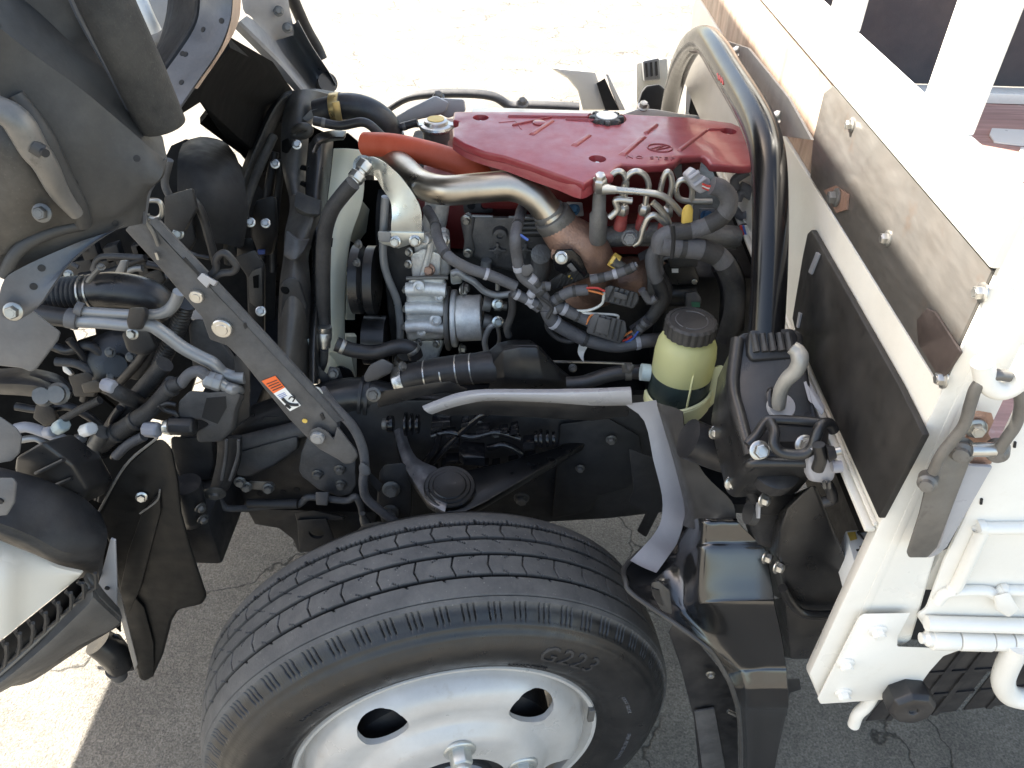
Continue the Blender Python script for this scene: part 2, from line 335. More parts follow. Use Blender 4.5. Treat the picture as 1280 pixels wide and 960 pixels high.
# ------------------------------------------------------------------ front wheel, steered 13 degrees outwards
WC = Vector((-.0841, .0311, .3004)); ST = .228
WN = Vector((-math.sin(ST), math.cos(ST), 0)); WU = Vector((math.cos(ST), math.sin(ST), 0)); WZ = Vector((0, 0, 1))
def wpt(r, a, h): return WC + WN*h + (WU*math.cos(a)+WZ*math.sin(a))*r
def w_lathe(prof, n=96, closed=False):
    V = []; F = []
    for r, h in prof:
        for k in range(n): V.append(wpt(r, 2*math.pi*k/n, h))
    m = len(prof)
    for i in range(m if closed else m-1):
        for k in range(n):
            k2 = (k+1) % n; j = (i+1) % m
            F.append((i*n+k, i*n+k2, j*n+k2, j*n+k))
    return V, F
rim_prof = [(.2375, .004), (.2385, 0), (.2365, -.004), (.231, -.003), (.226, .008), (.222, .014), (.2195, .012), (.216, .0), (.208, -.014), (.196, -.024), (.176, -.029), (.156, -.028), (.146, -.034), (.136, -.046), (.124, -.051), (.098, -.052), (.082, -.052), (.080, -.049), (.080, -.042), (.124, -.042), (.150, -.020), (.178, -.019), (.200, -.012), (.212, .010), (.214, .06), (.214, .12), (.226, .13), (.236, .15), (.2375, .15), (.23, .14), (.2225, .12), (.222, .05), (.2345, .010)]
wheel = add('wheel', None, M['wheel'], w_lathe(rim_prof, 120, True), label='dusty silver steel wheel with five hand holes and black tyre', ang=50)
ho = []
for k in range(5):
    a = math.radians(48.5+72*k); c = wpt(.183, a, -.06); rad = (WU*math.cos(a)+WZ*math.sin(a)); tan = (-WU*math.sin(a)+WZ*math.cos(a))
    ring = [c + rad*.028*math.copysign(abs(math.cos(t))**.85, math.cos(t)) + tan*.037*math.copysign(abs(math.sin(t))**.85, math.sin(t)) for t in [2*math.pi*j/40 for j in range(40)]]
    ho.append(g_poly(ring, WN*.075))
cut(wheel, ho)
# brake drum seen through the holes
add('brake_drum', wheel, M['chassis'], w_lathe([(.07, .0), (.15, .0), (.165, .006), (.168, .02), (.168, .14), (.06, .14)], 64))
# hub
add('hub', wheel, M['chassis'], w_lathe([(.079, -.030), (.079, -.038), (.062, -.040), (.060, -.046), (.058, -.044), (.0001, -.044)], 48))
add('hub_cap', wheel, M['lightgrey'], w_lathe([(.052, -.040), (.050, -.075), (.044, -.085), (.02, -.09), (.0001, -.091)], 40))
for k in range(5):
    a = math.radians(84.5+72*k); c = wpt(.108, a, -.050)
    nut = g_join(g_lathe(c, -WN, [(.024, -.001), (.024, .003), (.0215, .005)], 32), g_lathe(c, -WN, [(.0165, .004), (.0165, .022), (.0145, .0255)], 6, .2+k), g_lathe(c, -WN, [(.0125, .024), (.0125, .031), (.011, .033), (.0075, .033), (.007, .0315)], 20))
    add('wheel_nut', wheel, M['nut'], nut, bev=.0008)
# rim retaining ring gap and balance weight
add('balance_weight', wheel, M['worn'], g_box(wpt(.230, math.radians(13), -.006), WZ*.034, WU*.010, WN*.009), bev=.002)
add('valve_stem', wheel, M['bolt'], g_tube([wpt(.205, math.radians(200), -.01), wpt(.19, math.radians(200), -.045)], .004))
# tyre: grooved tread and sipes as real relief on a dense grid
def tyre():
    NT = 2600
    # control profile (radius, axial offset), outer bead -> tread -> inner bead
    pr = [(.232, .006), (.243, -.004), (.256, -.011), (.272, -.018), (.290, -.0215), (.308, -.021), (.322, -.016), (.333, -.0085), (.342, -.001), (.350, .0065), (.3555, .0135), (.3605, .0165)]
    up = [(.3605, .0165), (.3645, .024), (.3668, .035), (.3690, .055), (.3702, .075), (.3706, .095), (.3702, .115), (.3690, .135), (.3668, .155), (.3645, .166), (.3605, .1735)]
    dn = [(.354, .18), (.335, .20), (.30, .212), (.27, .205), (.24, .18)]
    def dense(p, m):
        p = [Vector((a, b, 0)) for a, b in p]; q = smooth(p, m); return [(v.x, v.y) for v in q]
    A = dense(pr, 4); T = dense(up, 12); D = dense(dn, 2)
    prof = A[:-1]+T+D; nA = len(A)-1; nT = len(T)
    r = np.array([p[0] for p in prof]); h = np.array([p[1] for p in prof])
    th = np.linspace(0, 2*np.pi, NT, endpoint=False)
    RR = np.repeat(r[None, :], NT, 0); HH = np.repeat(h[None, :], NT, 0)
    TH = np.repeat(th[:, None], len(prof), 1)
    # main grooves
    grooves = [.053, .088, .117, .146]
    dep = np.zeros_like(RR)
    istread = np.zeros(len(prof), bool); istread[nA:nA+nT] = True
    NB = 46                                # pitches round the tyre
    ph = TH*NB/(2*np.pi)
    for gi, gh in enumerate(grooves):
        wob = .0013*np.sign(np.sin(2*np.pi*(ph*2+gi*.5)))*0
        dd = np.clip(1.35-np.abs(HH-gh-wob)/.0021, 0, 1)
        dep = np.maximum(dep, dd*.0115)
    # sipes: chevrons across the ribs
    def sipe(center_ph, lo, hi, slope, w=.026, depth=.0035):
        q = (ph - center_ph - slope*(HH-(lo+hi)/2)/(hi-lo)) % 1.0; q = np.minimum(q, 1-q)
        on = (HH > lo) & (HH < hi)
        return np.where(on, np.clip(1.6-q/w*1.6, 0, 1)*depth, 0)
    for lo, hi, off in ((.053, .088, 0), (.117, .146, .4)):
        mid = (lo+hi)/2; e = .0007
        dep = np.maximum(dep, sipe(off, lo-e, mid+e, .11)); dep = np.maximum(dep, sipe(off, mid-e, hi+e, -.11))
        dep = np.maximum(dep, sipe(off+.5, lo, lo+.007, .25)); dep = np.maximum(dep, sipe(off+.42, hi-.007, hi, -.25))
    dep = np.maximum(dep, sipe(.2, .088, .098, .35)); dep = np.maximum(dep, sipe(.7, .107, .117, .35))
    q = (ph*7) % 1.0; q = np.minimum(q, 1-q); dep = np.maximum(dep, np.where((HH > .147) & (HH < .1515), np.clip(1.5-q/.18, 0, 1)*.002, 0))
    dep = np.maximum(dep, sipe(.1, .147, .155, .1, .04, .004))
    dep = np.maximum(dep, sipe(.3, .047, .052, .1, .04, .003))
    dep *= istread[None, :]
    # ring line between shoulder rib and side, shoulder cuts in threes
    dep += np.clip(1-np.abs(HH-.0232)/.0011, 0, 1)*.0022*istread[None, :]
    side = (~istread[None, :]) & (RR > .343)
    grp = (TH*62/(2*np.pi)) % 1.0
    cutm = sum(np.clip(1.4-np.abs(grp-c-(RR-.35)*6)/.03, 0, 1) for c in (.25, .47, .69))
    hs = np.where(side & (HH < .05), cutm*.0024, 0)
    # raised rings on the sidewall
    ring = sum(np.exp(-((RR-c)/.0016)**2)*a for c, a in ((.339, .0022), (.3275, .0012), (.262, .0016), (.249, .0014)))
    ring = np.where((HH < .05) & ~istread[None, :], ring, 0)
    rng = np.random.default_rng(3)
    rad = RR-dep-hs*.7+rng.normal(0, .00012, RR.shape); ax = HH+hs*.7-ring
    u = np.array(WU); n = np.array(WN); z = np.array([0, 0, 1.])
    co = n[None, None, :]*ax[..., None]+(u[None, None, :]*np.cos(TH)[..., None]+z[None, None, :]*np.sin(TH)[..., None])*rad[..., None]
    K = len(prof); i = np.arange(NT)[:, None]; j = np.arange(K-1)[None, :]; i2 = (i+1) % NT
    F = np.stack([i*K+j, i2*K+j, i2*K+j+1, i*K+j+1], -1).reshape(-1, 4)
    me = bpy.data.meshes.new('tyre'); me.vertices.add(NT*K); me.vertices.foreach_set('co', co.reshape(-1))
    me.loops.add(F.size); me.loops.foreach_set('vertex_index', F.reshape(-1).astype(np.int32))
    me.polygons.add(len(F)); me.polygons.foreach_set('loop_start', np.arange(len(F), dtype=np.int32)*4)
    me.update(calc_edges=True); me.validate()
    me.polygons.foreach_set('use_smooth', [True]*len(F)); me.set_sharp_from_angle(angle=math.radians(50))
    # tread vs sidewall wear: a worn dusty band where the tyre meets the road
    at = me.attributes.new('tread', 'FLOAT', 'POINT')
    tv = np.repeat((np.clip((RR[0]-.352)/.008, 0, 1)*np.ones(K))[None, :], NT, 0); tv = np.where(dep > .0012, 0, tv)
    at.data.foreach_set('value', tv.reshape(-1).astype(np.float32))
    return me
def tyremat():
    m = mat('tyre_rubber', (.012, .012, .0125), .38, var=.2, dust=.12, dcol=(.07, .065, .06), bump=.12, bscale=900)
    t = m.node_tree; N = t.nodes; L = t.links; b = N['Principled BSDF']
    a = N.new('ShaderNodeAttribute'); a.attribute_name = 'tread'
    src = b.inputs['Base Color'].links[0].from_socket
    n = N.new('ShaderNodeTexNoise'); n.inputs['Scale'].default_value = 16; n.inputs['Detail'].default_value = 9; n.inputs['Roughness'].default_value = .75
    tc = N.new('ShaderNodeTexCoord'); L.new(tc.outputs['Object'], n.inputs['Vector'])
    r = N.new('ShaderNodeValToRGB'); r.color_ramp.elements[0].position = .3; r.color_ramp.elements[0].color = (.055, .0545, .055, 1); r.color_ramp.elements[1].position = .75; r.color_ramp.elements[1].color = (.13, .125, .117, 1); L.new(n.outputs[0], r.inputs[0])
    x = N.new('ShaderNodeMix'); x.data_type = 'RGBA'; L.new(a.outputs['Fac'], x.inputs[0]); L.new(src, x.inputs[6]); L.new(r.outputs[0], x.inputs[7]); L.new(x.outputs[2], b.inputs['Base Color'])
    rs = b.inputs['Roughness'].links[0].from_socket
    sp = N.new('ShaderNodeTexVoronoi'); sp.inputs['Scale'].default_value = 330; L.new(tc.outputs['Object'], sp.inputs['Vector'])
    sc = N.new('ShaderNodeSeparateColor'); L.new(sp.outputs['Color'], sc.inputs[0])
    sm = N.new('ShaderNodeMapRange'); sm.inputs[1].default_value = .955; sm.inputs[2].default_value = 1.02; L.new(sc.outputs[0], sm.inputs[0])
    sd = N.new('ShaderNodeMapRange'); sd.inputs[1].default_value = .45; sd.inputs[2].default_value = .2; L.new(sp.outputs['Distance'], sd.inputs[0])
    s2 = N.new('ShaderNodeMath'); s2.operation = 'MULTIPLY'; L.new(sm.outputs[0], s2.inputs[0]); L.new(sd.outputs[0], s2.inputs[1])
    x2 = N.new('ShaderNodeMix'); x2.data_type = 'RGBA'; s3 = N.new('ShaderNodeMath'); s3.operation = 'MULTIPLY'; L.new(s2.outputs[0], s3.inputs[0]); L.new(a.outputs['Fac'], s3.inputs[1]); L.new(s3.outputs[0], x2.inputs[0]); L.new(x.outputs[2], x2.inputs[6]); x2.inputs[7].default_value = (.22, .21, .19, 1); L.new(x2.outputs[2], b.inputs['Base Color'])
    y = N.new('ShaderNodeMix'); L.new(a.outputs['Fac'], y.inputs[0]); L.new(rs, y.inputs[2]); y.inputs[3].default_value = .8; L.new(y.outputs[0], b.inputs['Roughness'])
    return m
TM = tyremat(); tme = tyre(); tme.materials.append(TM)
tyre_o = put('tyre', tme, wheel, WC, 'black road tyre with worn grey tread ribs')
# raised lettering on the sidewall, bent round the tyre
def arc_text(name, s, rad, a_mid, size, hoff, m, raise_=.0012, space=1.0):
    cu = bpy.data.curves.new('t', 'FONT'); cu.body = s; cu.size = size; cu.extrude = raise_; cu.align_x = 'CENTER'; cu.align_y = 'CENTER'; cu.space_character = space; cu.resolution_u = 2
    ob = bpy.data.objects.new('t', cu); me = bpy.data.meshes.new_from_object(ob); bpy.data.objects.remove(ob)
    for v in me.vertices:
        x, y, z = v.co; a = a_mid-x/rad; rr = rad+y
        v.co = wpt(rr, a, hoff(rr)-z)-WC
    me.materials.append(m); return put(name, me, wheel, WC)
def sidew(rr):
    xs = [.243, .256, .272, .290, .308, .322, .333, .342]; ys = [-.004, -.011, -.018, -.0215, -.021, -.016, -.0085, -.001]
    return float(np.interp(rr, xs, ys))
arc_text('sidewall_lettering', 'G223', .3, math.radians(55), .042, sidew, M['darkhose'], .0022, 1.15)
arc_text('sidewall_lettering', 'UNISTEEL', .262, math.radians(64), .013, sidew, M['darkhose'], .002, 1.2)
arc_text('sidewall_lettering', 'LOAD RANGE', .288, math.radians(128), .0085, sidew, M['darkhose'], .0012)
arc_text('sidewall_lettering', 'LIGHT TRUCK', .288, math.radians(18), .0085, sidew, M['greyhose'], .001)
arc_text('sidewall_lettering', 'STEEL BELTED RADIAL', .288, math.radians(-9), .0085, sidew, M['greyhose'], .001)
# ------------------------------------------------------------------ cargo bed behind the engine
BX = .36
def g_rng(x, y, z):
    return g_box(((x[0]+x[1])/2, (y[0]+y[1])/2, (z[0]+z[1])/2), (x[1]-x[0], 0, 0), (0, y[1]-y[0], 0), (0, 0, z[1]-z[0]))
NX = Vector((-1, 0, 0)); NY = Vector((0, -1, 0)); NZ = Vector((0, 0, 1))
bed = add('cargo_bed', None, M['cream'], g_rng((BX, BX+.03), (-.044, 1.30), (.938, 1.118)), bev=.003, label='cream painted bulkhead and white frame of the cargo bed')
add('bulkhead_lip', bed, M['cream'], g_rng((BX-.010, BX), (-.044, 1.0), (.936, .9415)), g_rng((BX-.004, BX), (-.044, 1.0), (.9445, .948)), bev=.001)
# black rubber sheet hung on the bulkhead
sh = P([(1014, 287), (1122, 480), (1153, 543), (1098, 648), (1030, 497), (994, 415), (990, 398), (1003, 320), (1009, 292)], x=BX-.008)
add('rubber_sheet', bed, M['rubbersheet'], g_poly(sh, (.007, 0, 0)), bev=.0015)
for q in ([(1020, 315), (1024, 318), (1014, 343), (1010, 340)], [(998, 390), (1001, 392), (997, 410), (995, 408)]):
    add('sheet_strap', bed, M['lightgrey'], g_poly(P(q, x=BX-.0105), (.002, 0, 0)))
# weathered strip above the bulkhead
add('stained_board', bed, M['board'], g_rng((BX+.004, BX+.012), (.30, 1.30), (1.119, 1.233)))
pl = [(y_, z_) for y_, z_ in ((-.04, 1.121), (-.04, 1.2325), (.375, 1.2325), (.40, 1.215), (.395, 1.16), (.37, 1.121))]
plate = add('weathered_plate', bed, M['galv'], g_poly([Vector((BX-.001, a, b)) for a, b in pl], (.004, 0, 0)), bev=.001, label='weathered grey metal plate streaked with rust')
pad = P([(1147, 430), (1145, 400), (1158, 385), (1168, 390), (1200, 440), (1178, 473), (1172, 470)], x=BX-.004)
add('rusty_pad', bed, M['padbrown'], g_poly(pad, (.003, 0, 0)), bev=.001)
for px, py in ((1065, 156), (1110, 298), (1229, 366), (1180, 474)):
    add('plate_bolt', bed, M['zinc'], g_bolt(U(px, py, x=BX-.001), NX, .0065, .4, 1.6))
add('plate_bolt', bed, M['bolt'], g_bolt(U(1046, 247, x=BX-.004), NX, .009, .4, 1.5))
add('rust_patch', bed, M['rustpipe'], g_poly(P([(1030, 238), (1044, 232), (1060, 243), (1058, 262), (1045, 266)], x=BX-.0035), (.002, 0, 0)))
# white guard frame
fr = [g_rng((BX-.006, BX+.006), (-.045, 1.30), (1.236, 1.296))]
add('guard_rail', bed, M['white'], fr[0], bev=.003)
for y0, y1, z1 in ((.065, .149, 1.9), (.358, .44, 1.9), (.80, .88, 1.9), (1.22, 1.30, 1.9)):
    add('guard_post', bed, M['white'], g_rng((BX-.0045, BX+.006), (y0, y1), (1.2955, z1)), bev=.002)
add('guard_rail', bed, M['white'], g_rng((BX-.003, BX+.008), (.44, 1.30), (1.40, 1.46)), bev=.002)
add('gap_dark_strip', bed, M['chassis'], g_rng((BX+.001, BX+.02), (-.04, 1.30), (1.2328, 1.2362)))  # dark strip painted in for the unlit gap below the rail
# inside of the bed
add('bed_floor', bed, M['floor'], g_rng((BX+.031, 3.4), (.0, 1.235), (.901, .938)))
add('far_gate', bed, M['darkboard'], g_rng((BX+.034, 3.4), (1.236, 1.27), (.963, 1.9)))
add('gate_strip', bed, M['white'], g_rng((BX+.034, 3.4), (1.19, 1.234), (.9395, .962)), bev=.002)
add('bed_side_rail', bed, M['white'], g_rng((BX+.08, 3.4), (-.04, -.002), (.84, .936)), bev=.004)
add('bed_underside', bed, M['void'], g_rng((BX+.031, 3.4), (.0, 1.235), (.885, .8995)), g_rng((BX+.014, BX+.0305), (.0, 1.235), (.885, .937)))  # black slab and front strip put in to darken under the bed
add('bed_underframe', bed, M['chassis'], g_rng((BX+.3, 3.4), (.3, .42), (.5, .884)), g_rng((BX+.3, 3.4), (1.0, 1.12), (.5, .884)))
# white marking on the floor beyond the rail
add('floor_stripe', bed, M['white'], g_poly(P([(1240, 160), (1280, 162), (1310, 163), (1310, 182), (1276, 181), (1243, 177), (1237, 168)], z=.942), (0, 0, -.003)))
add('floor_stripe', bed, M['white'], g_poly(P([(1276, 184), (1272, 199), (1264, 211), (1254, 218), (1272, 232), (1310, 205), (1310, 184)], z=.942), (0, 0, -.003)))
# corner pillar, gate, hinge
pil = P([(1011, 843), (1182, 477), (1246, 341), (1300, 228), (1400, 228), (1275, 460), (1180, 662), (1150, 768), (1140, 800), (1026, 878)], y=-.046)
add('corner_pillar', bed, M['white'], g_poly(pil, (0, .045, 0)), bev=.004, label='white painted corner pillar of the bed with bolted foot')
cr = P([(1030, 866), (1194, 500), (1262, 360), (1268, 362), (1203, 502), (1040, 868)], y=-.0465)
add('pillar_fold', bed, M['white'], g_poly(cr, (0, .004, 0)), bev=.0006)
br = P([(1022, 873), (1074, 771), (1080, 767), (1139, 766), (1123, 796), (1122, 808), (1205, 811), (1180, 820), (1162, 840), (1148, 860), (1102, 875), (1026, 880)], y=-.055)
brk = add('pillar_foot', bed, M['white'], g_poly(br, (0, .007, 0)), bev=.0015)
for px, py in ((1097, 788), (1057, 829), (1054, 866)): add('foot_bolt', bed, M['white'], g_bolt(U(px, py, y=-.055), NY, .0085, .2, 1.5))
add('rubber_stop', bed, M['rubber'], g_lathe(U(1130, 862, y=-.053), (0, -1, .1), [(.025, 0), (.0275, .006), (.0275, .024), (.023, .030), (.006, .030), (.005, .026)], 8, .3), bev=.0012)
add('drain_rod', bed, M['white'], g_tube(P([(1092, 868), (1083, 882), (1072, 893), (1067, 906)], y=-.045), .0075, 14))
# gate
gp = P([(1146, 768), (1158, 760), (1180, 700), (1300, 445), (1420, 445), (1420, 792), (1160, 790)], y=-.052)
add('side_gate', bed, M['white'], g_poly(gp, (0, .012, 0)), bev=.004)
add('gate_edge', bed, M['white'], g_tube(P([(1158, 779), (1230, 781), (1420, 786)], y=-.060), .0085, 16))
add('gate_bead', bed, M['white'], g_tube(P([(1190, 737), (1198, 728), (1228, 664), (1236, 660), (1400, 660)], y=-.056), .0065, 12))
add('gate_bead', bed, M['white'], g_tube(P([(1172, 752), (1186, 740), (1230, 738), (1246, 744), (1255, 736), (1268, 738), (1400, 740)], y=-.056), .006, 12))
add('gate_tab', bed, M['white'], g_poly(P([(1243, 745), (1262, 740), (1275, 762), (1262, 772), (1246, 762)], y=-.064), (0, .008, 0)), bev=.002)
for q in (((1268, 553), (1271, 553), (1270, 560), (1267, 560)), ((1226, 624), (1229, 624), (1228, 631), (1225, 631))):
    add('drain_slot', bed, M['matteblack'], g_poly(P(q, y=-.0535), (0, .002, 0)))
add('gate_gap', bed, M['matteblack'], g_poly(P([(1201, 645), (1205, 645), (1184, 686), (1179, 688)], y=-.0535), (0, .003, 0)))
for a, b, c in ((1164, 1196, .0115), (1198, 1238, .0115), (1240, 1263, .0105), (1265, 1330, .0105)):
    add('hinge_knuckle', bed, M['white'], g_tube(P([(a, 799+(a-1164)*.03), (b, 799+(b-1164)*.03)], y=-.064), c, 18), bev=.0008)
add('hinge_pin', bed, M['white'], g_lathe(U(1161, 798, y=-.064), (-1, 0, 0), [(.009, -.004), (.009, .002), (.006, .005), (.006, .009)], 12))
add('step_hoop', bed, M['white'], g_tube(P([(1274, 806), (1262, 826), (1254, 848), (1258, 864), (1272, 872), (1320, 878)], y=-.07), .0125, 18))
# rubber mud flaps under the bed with raised grid
def flap(q, yy, nx, ny):
    A, B, Cc, D = [U(a, b, y=yy) for a, b in q]
    f = add('mud_flap', bed, M['rubber'], g_poly([A, B, Cc, D], (0, .012, 0)), bev=.002)
    for i in range(1, nx):
        t = i/nx; a = A.lerp(B, t); b = D.lerp(Cc, t); d = (B-A).normalized()*.004
        add('flap_rib', bed, M['rubber'], g_poly([a-d, a+d, b+d, b-d], (0, -.003, 0)))
    for j in range(1, ny):
        t = j/ny; a = A.lerp(D, t); b = B.lerp(Cc, t); d = (D-A).normalized()*.0035
        add('flap_rib', bed, M['rubber'], g_poly([a-d, b-d, b+d, a+d], (0, -.0026, 0)))
flap([(1152, 810), (1262, 806), (1196, 889), (1082, 902)], .06, 4, 3)
flap([(1268, 806), (1400, 804), (1330, 872), (1204, 888)], .062, 4, 3)
# latch on the pillar
lt = add('gate_latch', None, M['worn'], g_poly(P([(1158, 604), (1166, 585), (1200, 545), (1212, 548), (1218, 562), (1212, 580), (1172, 684), (1160, 697), (1137, 697), (1134, 690), (1150, 640)], y=-.072), (0, .006, 0)), bev=.0015, label='worn grey steel gate latch with wire bail on white pillar')
add('latch_cover', lt, M['lightgrey'], g_poly(P([(1206, 582), (1241, 584), (1184, 684), (1172, 694), (1160, 698), (1174, 684)], y=-.066), (0, .004, 0)), bev=.001)
add('wire_bail', lt, M['worn'], g_tube(P([(1166, 590), (1178, 566), (1204, 533), (1213, 505), (1222, 482), (1243, 469), (1262, 470)], y=-.080), .0048, 14))
add('wire_bail', lt, M['worn'], g_tube(P([(1272, 484), (1276, 505), (1270, 530), (1258, 548), (1249, 562)], y=-.080), .0048, 14))
add('hook_eye', lt, M['white'], g_tube(P([(1228, 452), (1234, 478), (1250, 487), (1268, 480), (1279, 462), (1290, 440)], y=-.078), .0085, 16))
add('rusty_bracket', lt, M['rustpipe'], g_poly(P([(1209, 526), (1222, 513), (1240, 516), (1243, 526), (1236, 541), (1243, 556), (1240, 580), (1214, 580), (1208, 556)], y=-.060), (0, .006, 0)), bev=.001)
add('pivot_pin', lt, M['zinc'], g_tube(P([(1212, 562), (1243, 562)], y=-.078), .0062, 16), bev=.0006)
for px, py, r in ((1203, 562, .0098), (1160, 600, .0085), (1247, 562, .0095)):
    add('latch_roller', lt, M['worn'], g_lathe(U(px, py, y=-.072), (-.5, -.85, .1), [(r, -.004), (r, .006), (r*.7, .008), (r*.65, .012), (r*.3, .0125)], 20))
add('latch_bolt', lt, M['bolt'], g_bolt(U(1220, 535, y=-.064), (-.2, -1, .2), .0075))
# ------------------------------------------------------------------ black tube arch over the engine rear and the parts beyond
AX = .29
arch = add('guard_arch', None, M['glossblack'], g_tube(P([(832, 165, .355), (840, 120, .335), (850, 84, .315), (861, 61, .30), (872, 50), (884, 50), (896, 64), (912, 90), (930, 119), (945, 146), (955, 172), (961, 205), (963, 260), (962, 330), (957, 432)], x=AX), [.0205, .0205, .0205, .0205], 28), label='glossy black tube arch standing between engine and bed')
add('arch_lining', arch, M['taupe'], g_tube(P([(866, 60), (878, 62), (900, 98), (918, 128), (934, 158), (944, 185), (949, 215), (950, 260)], x=AX-.004), .0085, 12))
for i in range(3):
    a, b = on(arch, 897+i*2.6, 92+i*2.6, .0002)[0], on(arch, 899+i*2.6, 100+i*2.6, .0002)[0]
    if a and b: add('red_mark', arch, M['wirered'], g_tube([a, b], .0012, 6))
tb = add('arch_bracket', bed, M['taupe'], g_surf([P([(893, 46), (935, 60)], x=.325), P([(925, 100), (985, 122)], x=.325), P([(962, 168), (1014, 175)], x=.325)], .004, 1, 1, (1, 0, 0)), bev=.001)
for px, py in ((922, 66), (973, 148)): add('bracket_bolt', bed, M['zinc'], g_bolt(U(px, py, x=.325), (-.6, -.2, .8), .008, .2, 1.8))
# far side of the truck
far = add('far_mudguard', None, M['white'], g_poly(P([(689, 84), (700, 86), (744, 90), (752, 112), (758, 137), (728, 137), (722, 112), (710, 97), (695, 88)], y=1.62), (0, .02, -.01)), bev=.004, label='white far side mudguard end seen beyond the engine')
add('far_mudguard_slot', far, M['matteblack'], g_poly(P([(746, 104), (756, 98), (774, 138), (757, 138)], y=1.60), (0, .03, 0)))
add('far_mudguard_edge', far, M['white'], g_poly(P([(756, 92), (760, 92), (782, 138), (774, 138)], y=1.6), (0, .03, 0)), bev=.003)
fa = add('far_arch_trim', None, M['chassisgrey'], g_tube(P([(474, 144), (492, 131), (512, 121), (545, 117), (590, 117), (618, 121), (638, 132), (660, 131), (724, 134)], y=1.55), .016, 14, flat=.7))
add('tail_bracket', None, M['cream'], g_poly(P([(795, 78), (834, 72), (838, 126), (795, 128)], y=1.68), (0, .05, 0)), bev=.006)
rf = add('far_reflector', None, M['pipegrey'], g_poly(P([(803, 76), (824, 72), (826, 100), (805, 102)], y=1.64), (0, .04, 0)), bev=.005)
for i in range(3): add('reflector_rib', rf, M['darkhose'], g_poly(P([(806+i*6.3, 79-i), (809+i*6.3, 78.5-i), (810+i*6.3, 96-i), (807+i*6.3, 97-i)], y=1.635), (0, .006, 0)))
add('far_step', None, M['matteblack'], g_poly(P([(802, 115), (808, 107), (824, 105), (832, 112), (834, 140), (796, 140), (798, 128)], y=1.5), (0, .04, 0)), bev=.006)
add('far_panel', None, M['white'], g_poly(P([(858, 108), (882, 92), (908, 148), (856, 148)], y=1.45), (0, .01, 0)))
# ------------------------------------------------------------------ engine
EY = .70
eng = add('engine', None, M['redblock'], g_rng((-.19, .30), (.74, 1.12), (.79, .90)), bev=.01, label='dark red engine block behind pipes and wiring')
add('cylinder_head', eng, M['redblock'], g_rng((-.07, .30), (.70, .80), (.895, 1.034)), bev=.008)
add('rear_gap_block', eng, M['chassis'], g_rng((.27, .55), (.66, 1.2), (.33, .80)), bev=.01)  # black block added to cover sunlit ground showing behind the engine
add('crankcase', eng, M['chassis'], g_rng((-.185, .29), (.735, 1.11), (.50, .788)), bev=.01)
add('sump', eng, M['chassis'], g_rng((-.17, .28), (.66, 1.10), (.30, .50)), bev=.02)
# red top cover
ZC = 1.06
co = [(567, 139), (640, 139), (760, 141), (860, 146), (915, 153), (930, 160), (940, 190), (942, 207), (930, 208), (888, 205), (884, 199), (878, 194), (852, 196), (845, 203), (830, 206), (800, 207), (778, 205), (770, 210), (767, 220), (745, 221), (730, 230), (726, 228), (700, 219), (660, 205), (630, 195), (605, 190), (580, 180), (566, 171), (565, 160), (572, 157), (573, 152), (566, 150)]
cov = add('engine_cover', eng, M['redcover'], g_poly(P(co, z=ZC), (0, .003, -.014)), bev=.004, seg=3, label='glossy red moulded engine cover with oil cap')
sk = P([(566, 170), (582, 180), (606, 189), (632, 196), (662, 207), (700, 220), (727, 230), (745, 222)], z=ZC-.004)
add('cover_skirt', eng, M['redcover'], g_surf([sk, [p+Vector((0, -.004, -.010)) for p in sk], [p+Vector((0, -.005, -.020)) for p in sk]], .003, 3, 3, (0, 1, 0)))
# recesses for screws and oil cap
cuts = []
for px, py, r in ((601, 155, .0135), (746, 207, .0135), (909, 172, .0135)): cuts.append(g_lathe(U(px, py, z=ZC-.0105), NZ, [(r*.8, 0), (r, .013)], 28))
cuts.append(g_lathe(U(757, 161, z=ZC-.018), NZ, [(.031, 0), (.033, .03)], 36))
cut(cov, cuts)
for px, py in ((601, 156), (746, 208), (909, 173)): add('cover_screw', eng, M['zinc'], g_bolt(U(px, py, z=ZC-.010), NZ, .0055, .3, 1.6))
add('well_floor', eng, M['redblock'], g_lathe(U(757, 161, z=ZC-.022), NZ, [(.035, 0), (.035, .003)], 32))
oc = U(757, 160, z=ZC-.014)
prof = []
def wavy(c, r, amp, nl, h0, h1, n=96):
    V = []; F = []
    for h, s in ((h0, 1), (h1-.002, 1), (h1, .93), (h1, .0001)):
        for k in range(n):
            t = 2*math.pi*k/n; rr = (r+amp*(1 if math.cos(nl*t) > .1 else -.6 if math.cos(nl*t) > -.3 else -1))*s; V.append(c+Vector((rr*math.cos(t), rr*math.sin(t), h)))
    for i in range(3):
        for k in range(n): k2 = (k+1) % n; F.append((i*n+k, i*n+k2, (i+1)*n+k2, (i+1)*n+k))
    F.append(tuple(range(n))[::-1]); return V, F
cap = add('oil_cap', eng, M['cap'], wavy(oc, .025, .0032, 8, .0, .020), bev=0, label='black knurled oil filler cap with pale disc')
add('oil_cap_disc', eng, M['paper'], g_lathe(oc+Vector((0, 0, .0192)), NZ, [(.017, 0), (.017, .002), (.0155, .003)], 40))
def rib(a, b, w, h=.004):
    w *= .8; A, B = U(*a, z=ZC-.001), U(*b, z=ZC-.001); d = (B-A).normalized(); s = Vector((-d.y, d.x, 0))*w; u = Vector((0, 0, h))
    V = [A-s, A+s, B+s*.8, B-s*.8, A-s*.45+d*w+u, A+s*.45+d*w+u, B+s*.35-d*w+u, B-s*.35-d*w+u]
    return V, [(3, 2, 1, 0), (4, 5, 6, 7), (0, 1, 5, 4), (1, 2, 6, 5), (2, 3, 7, 6), (3, 0, 4, 7)]
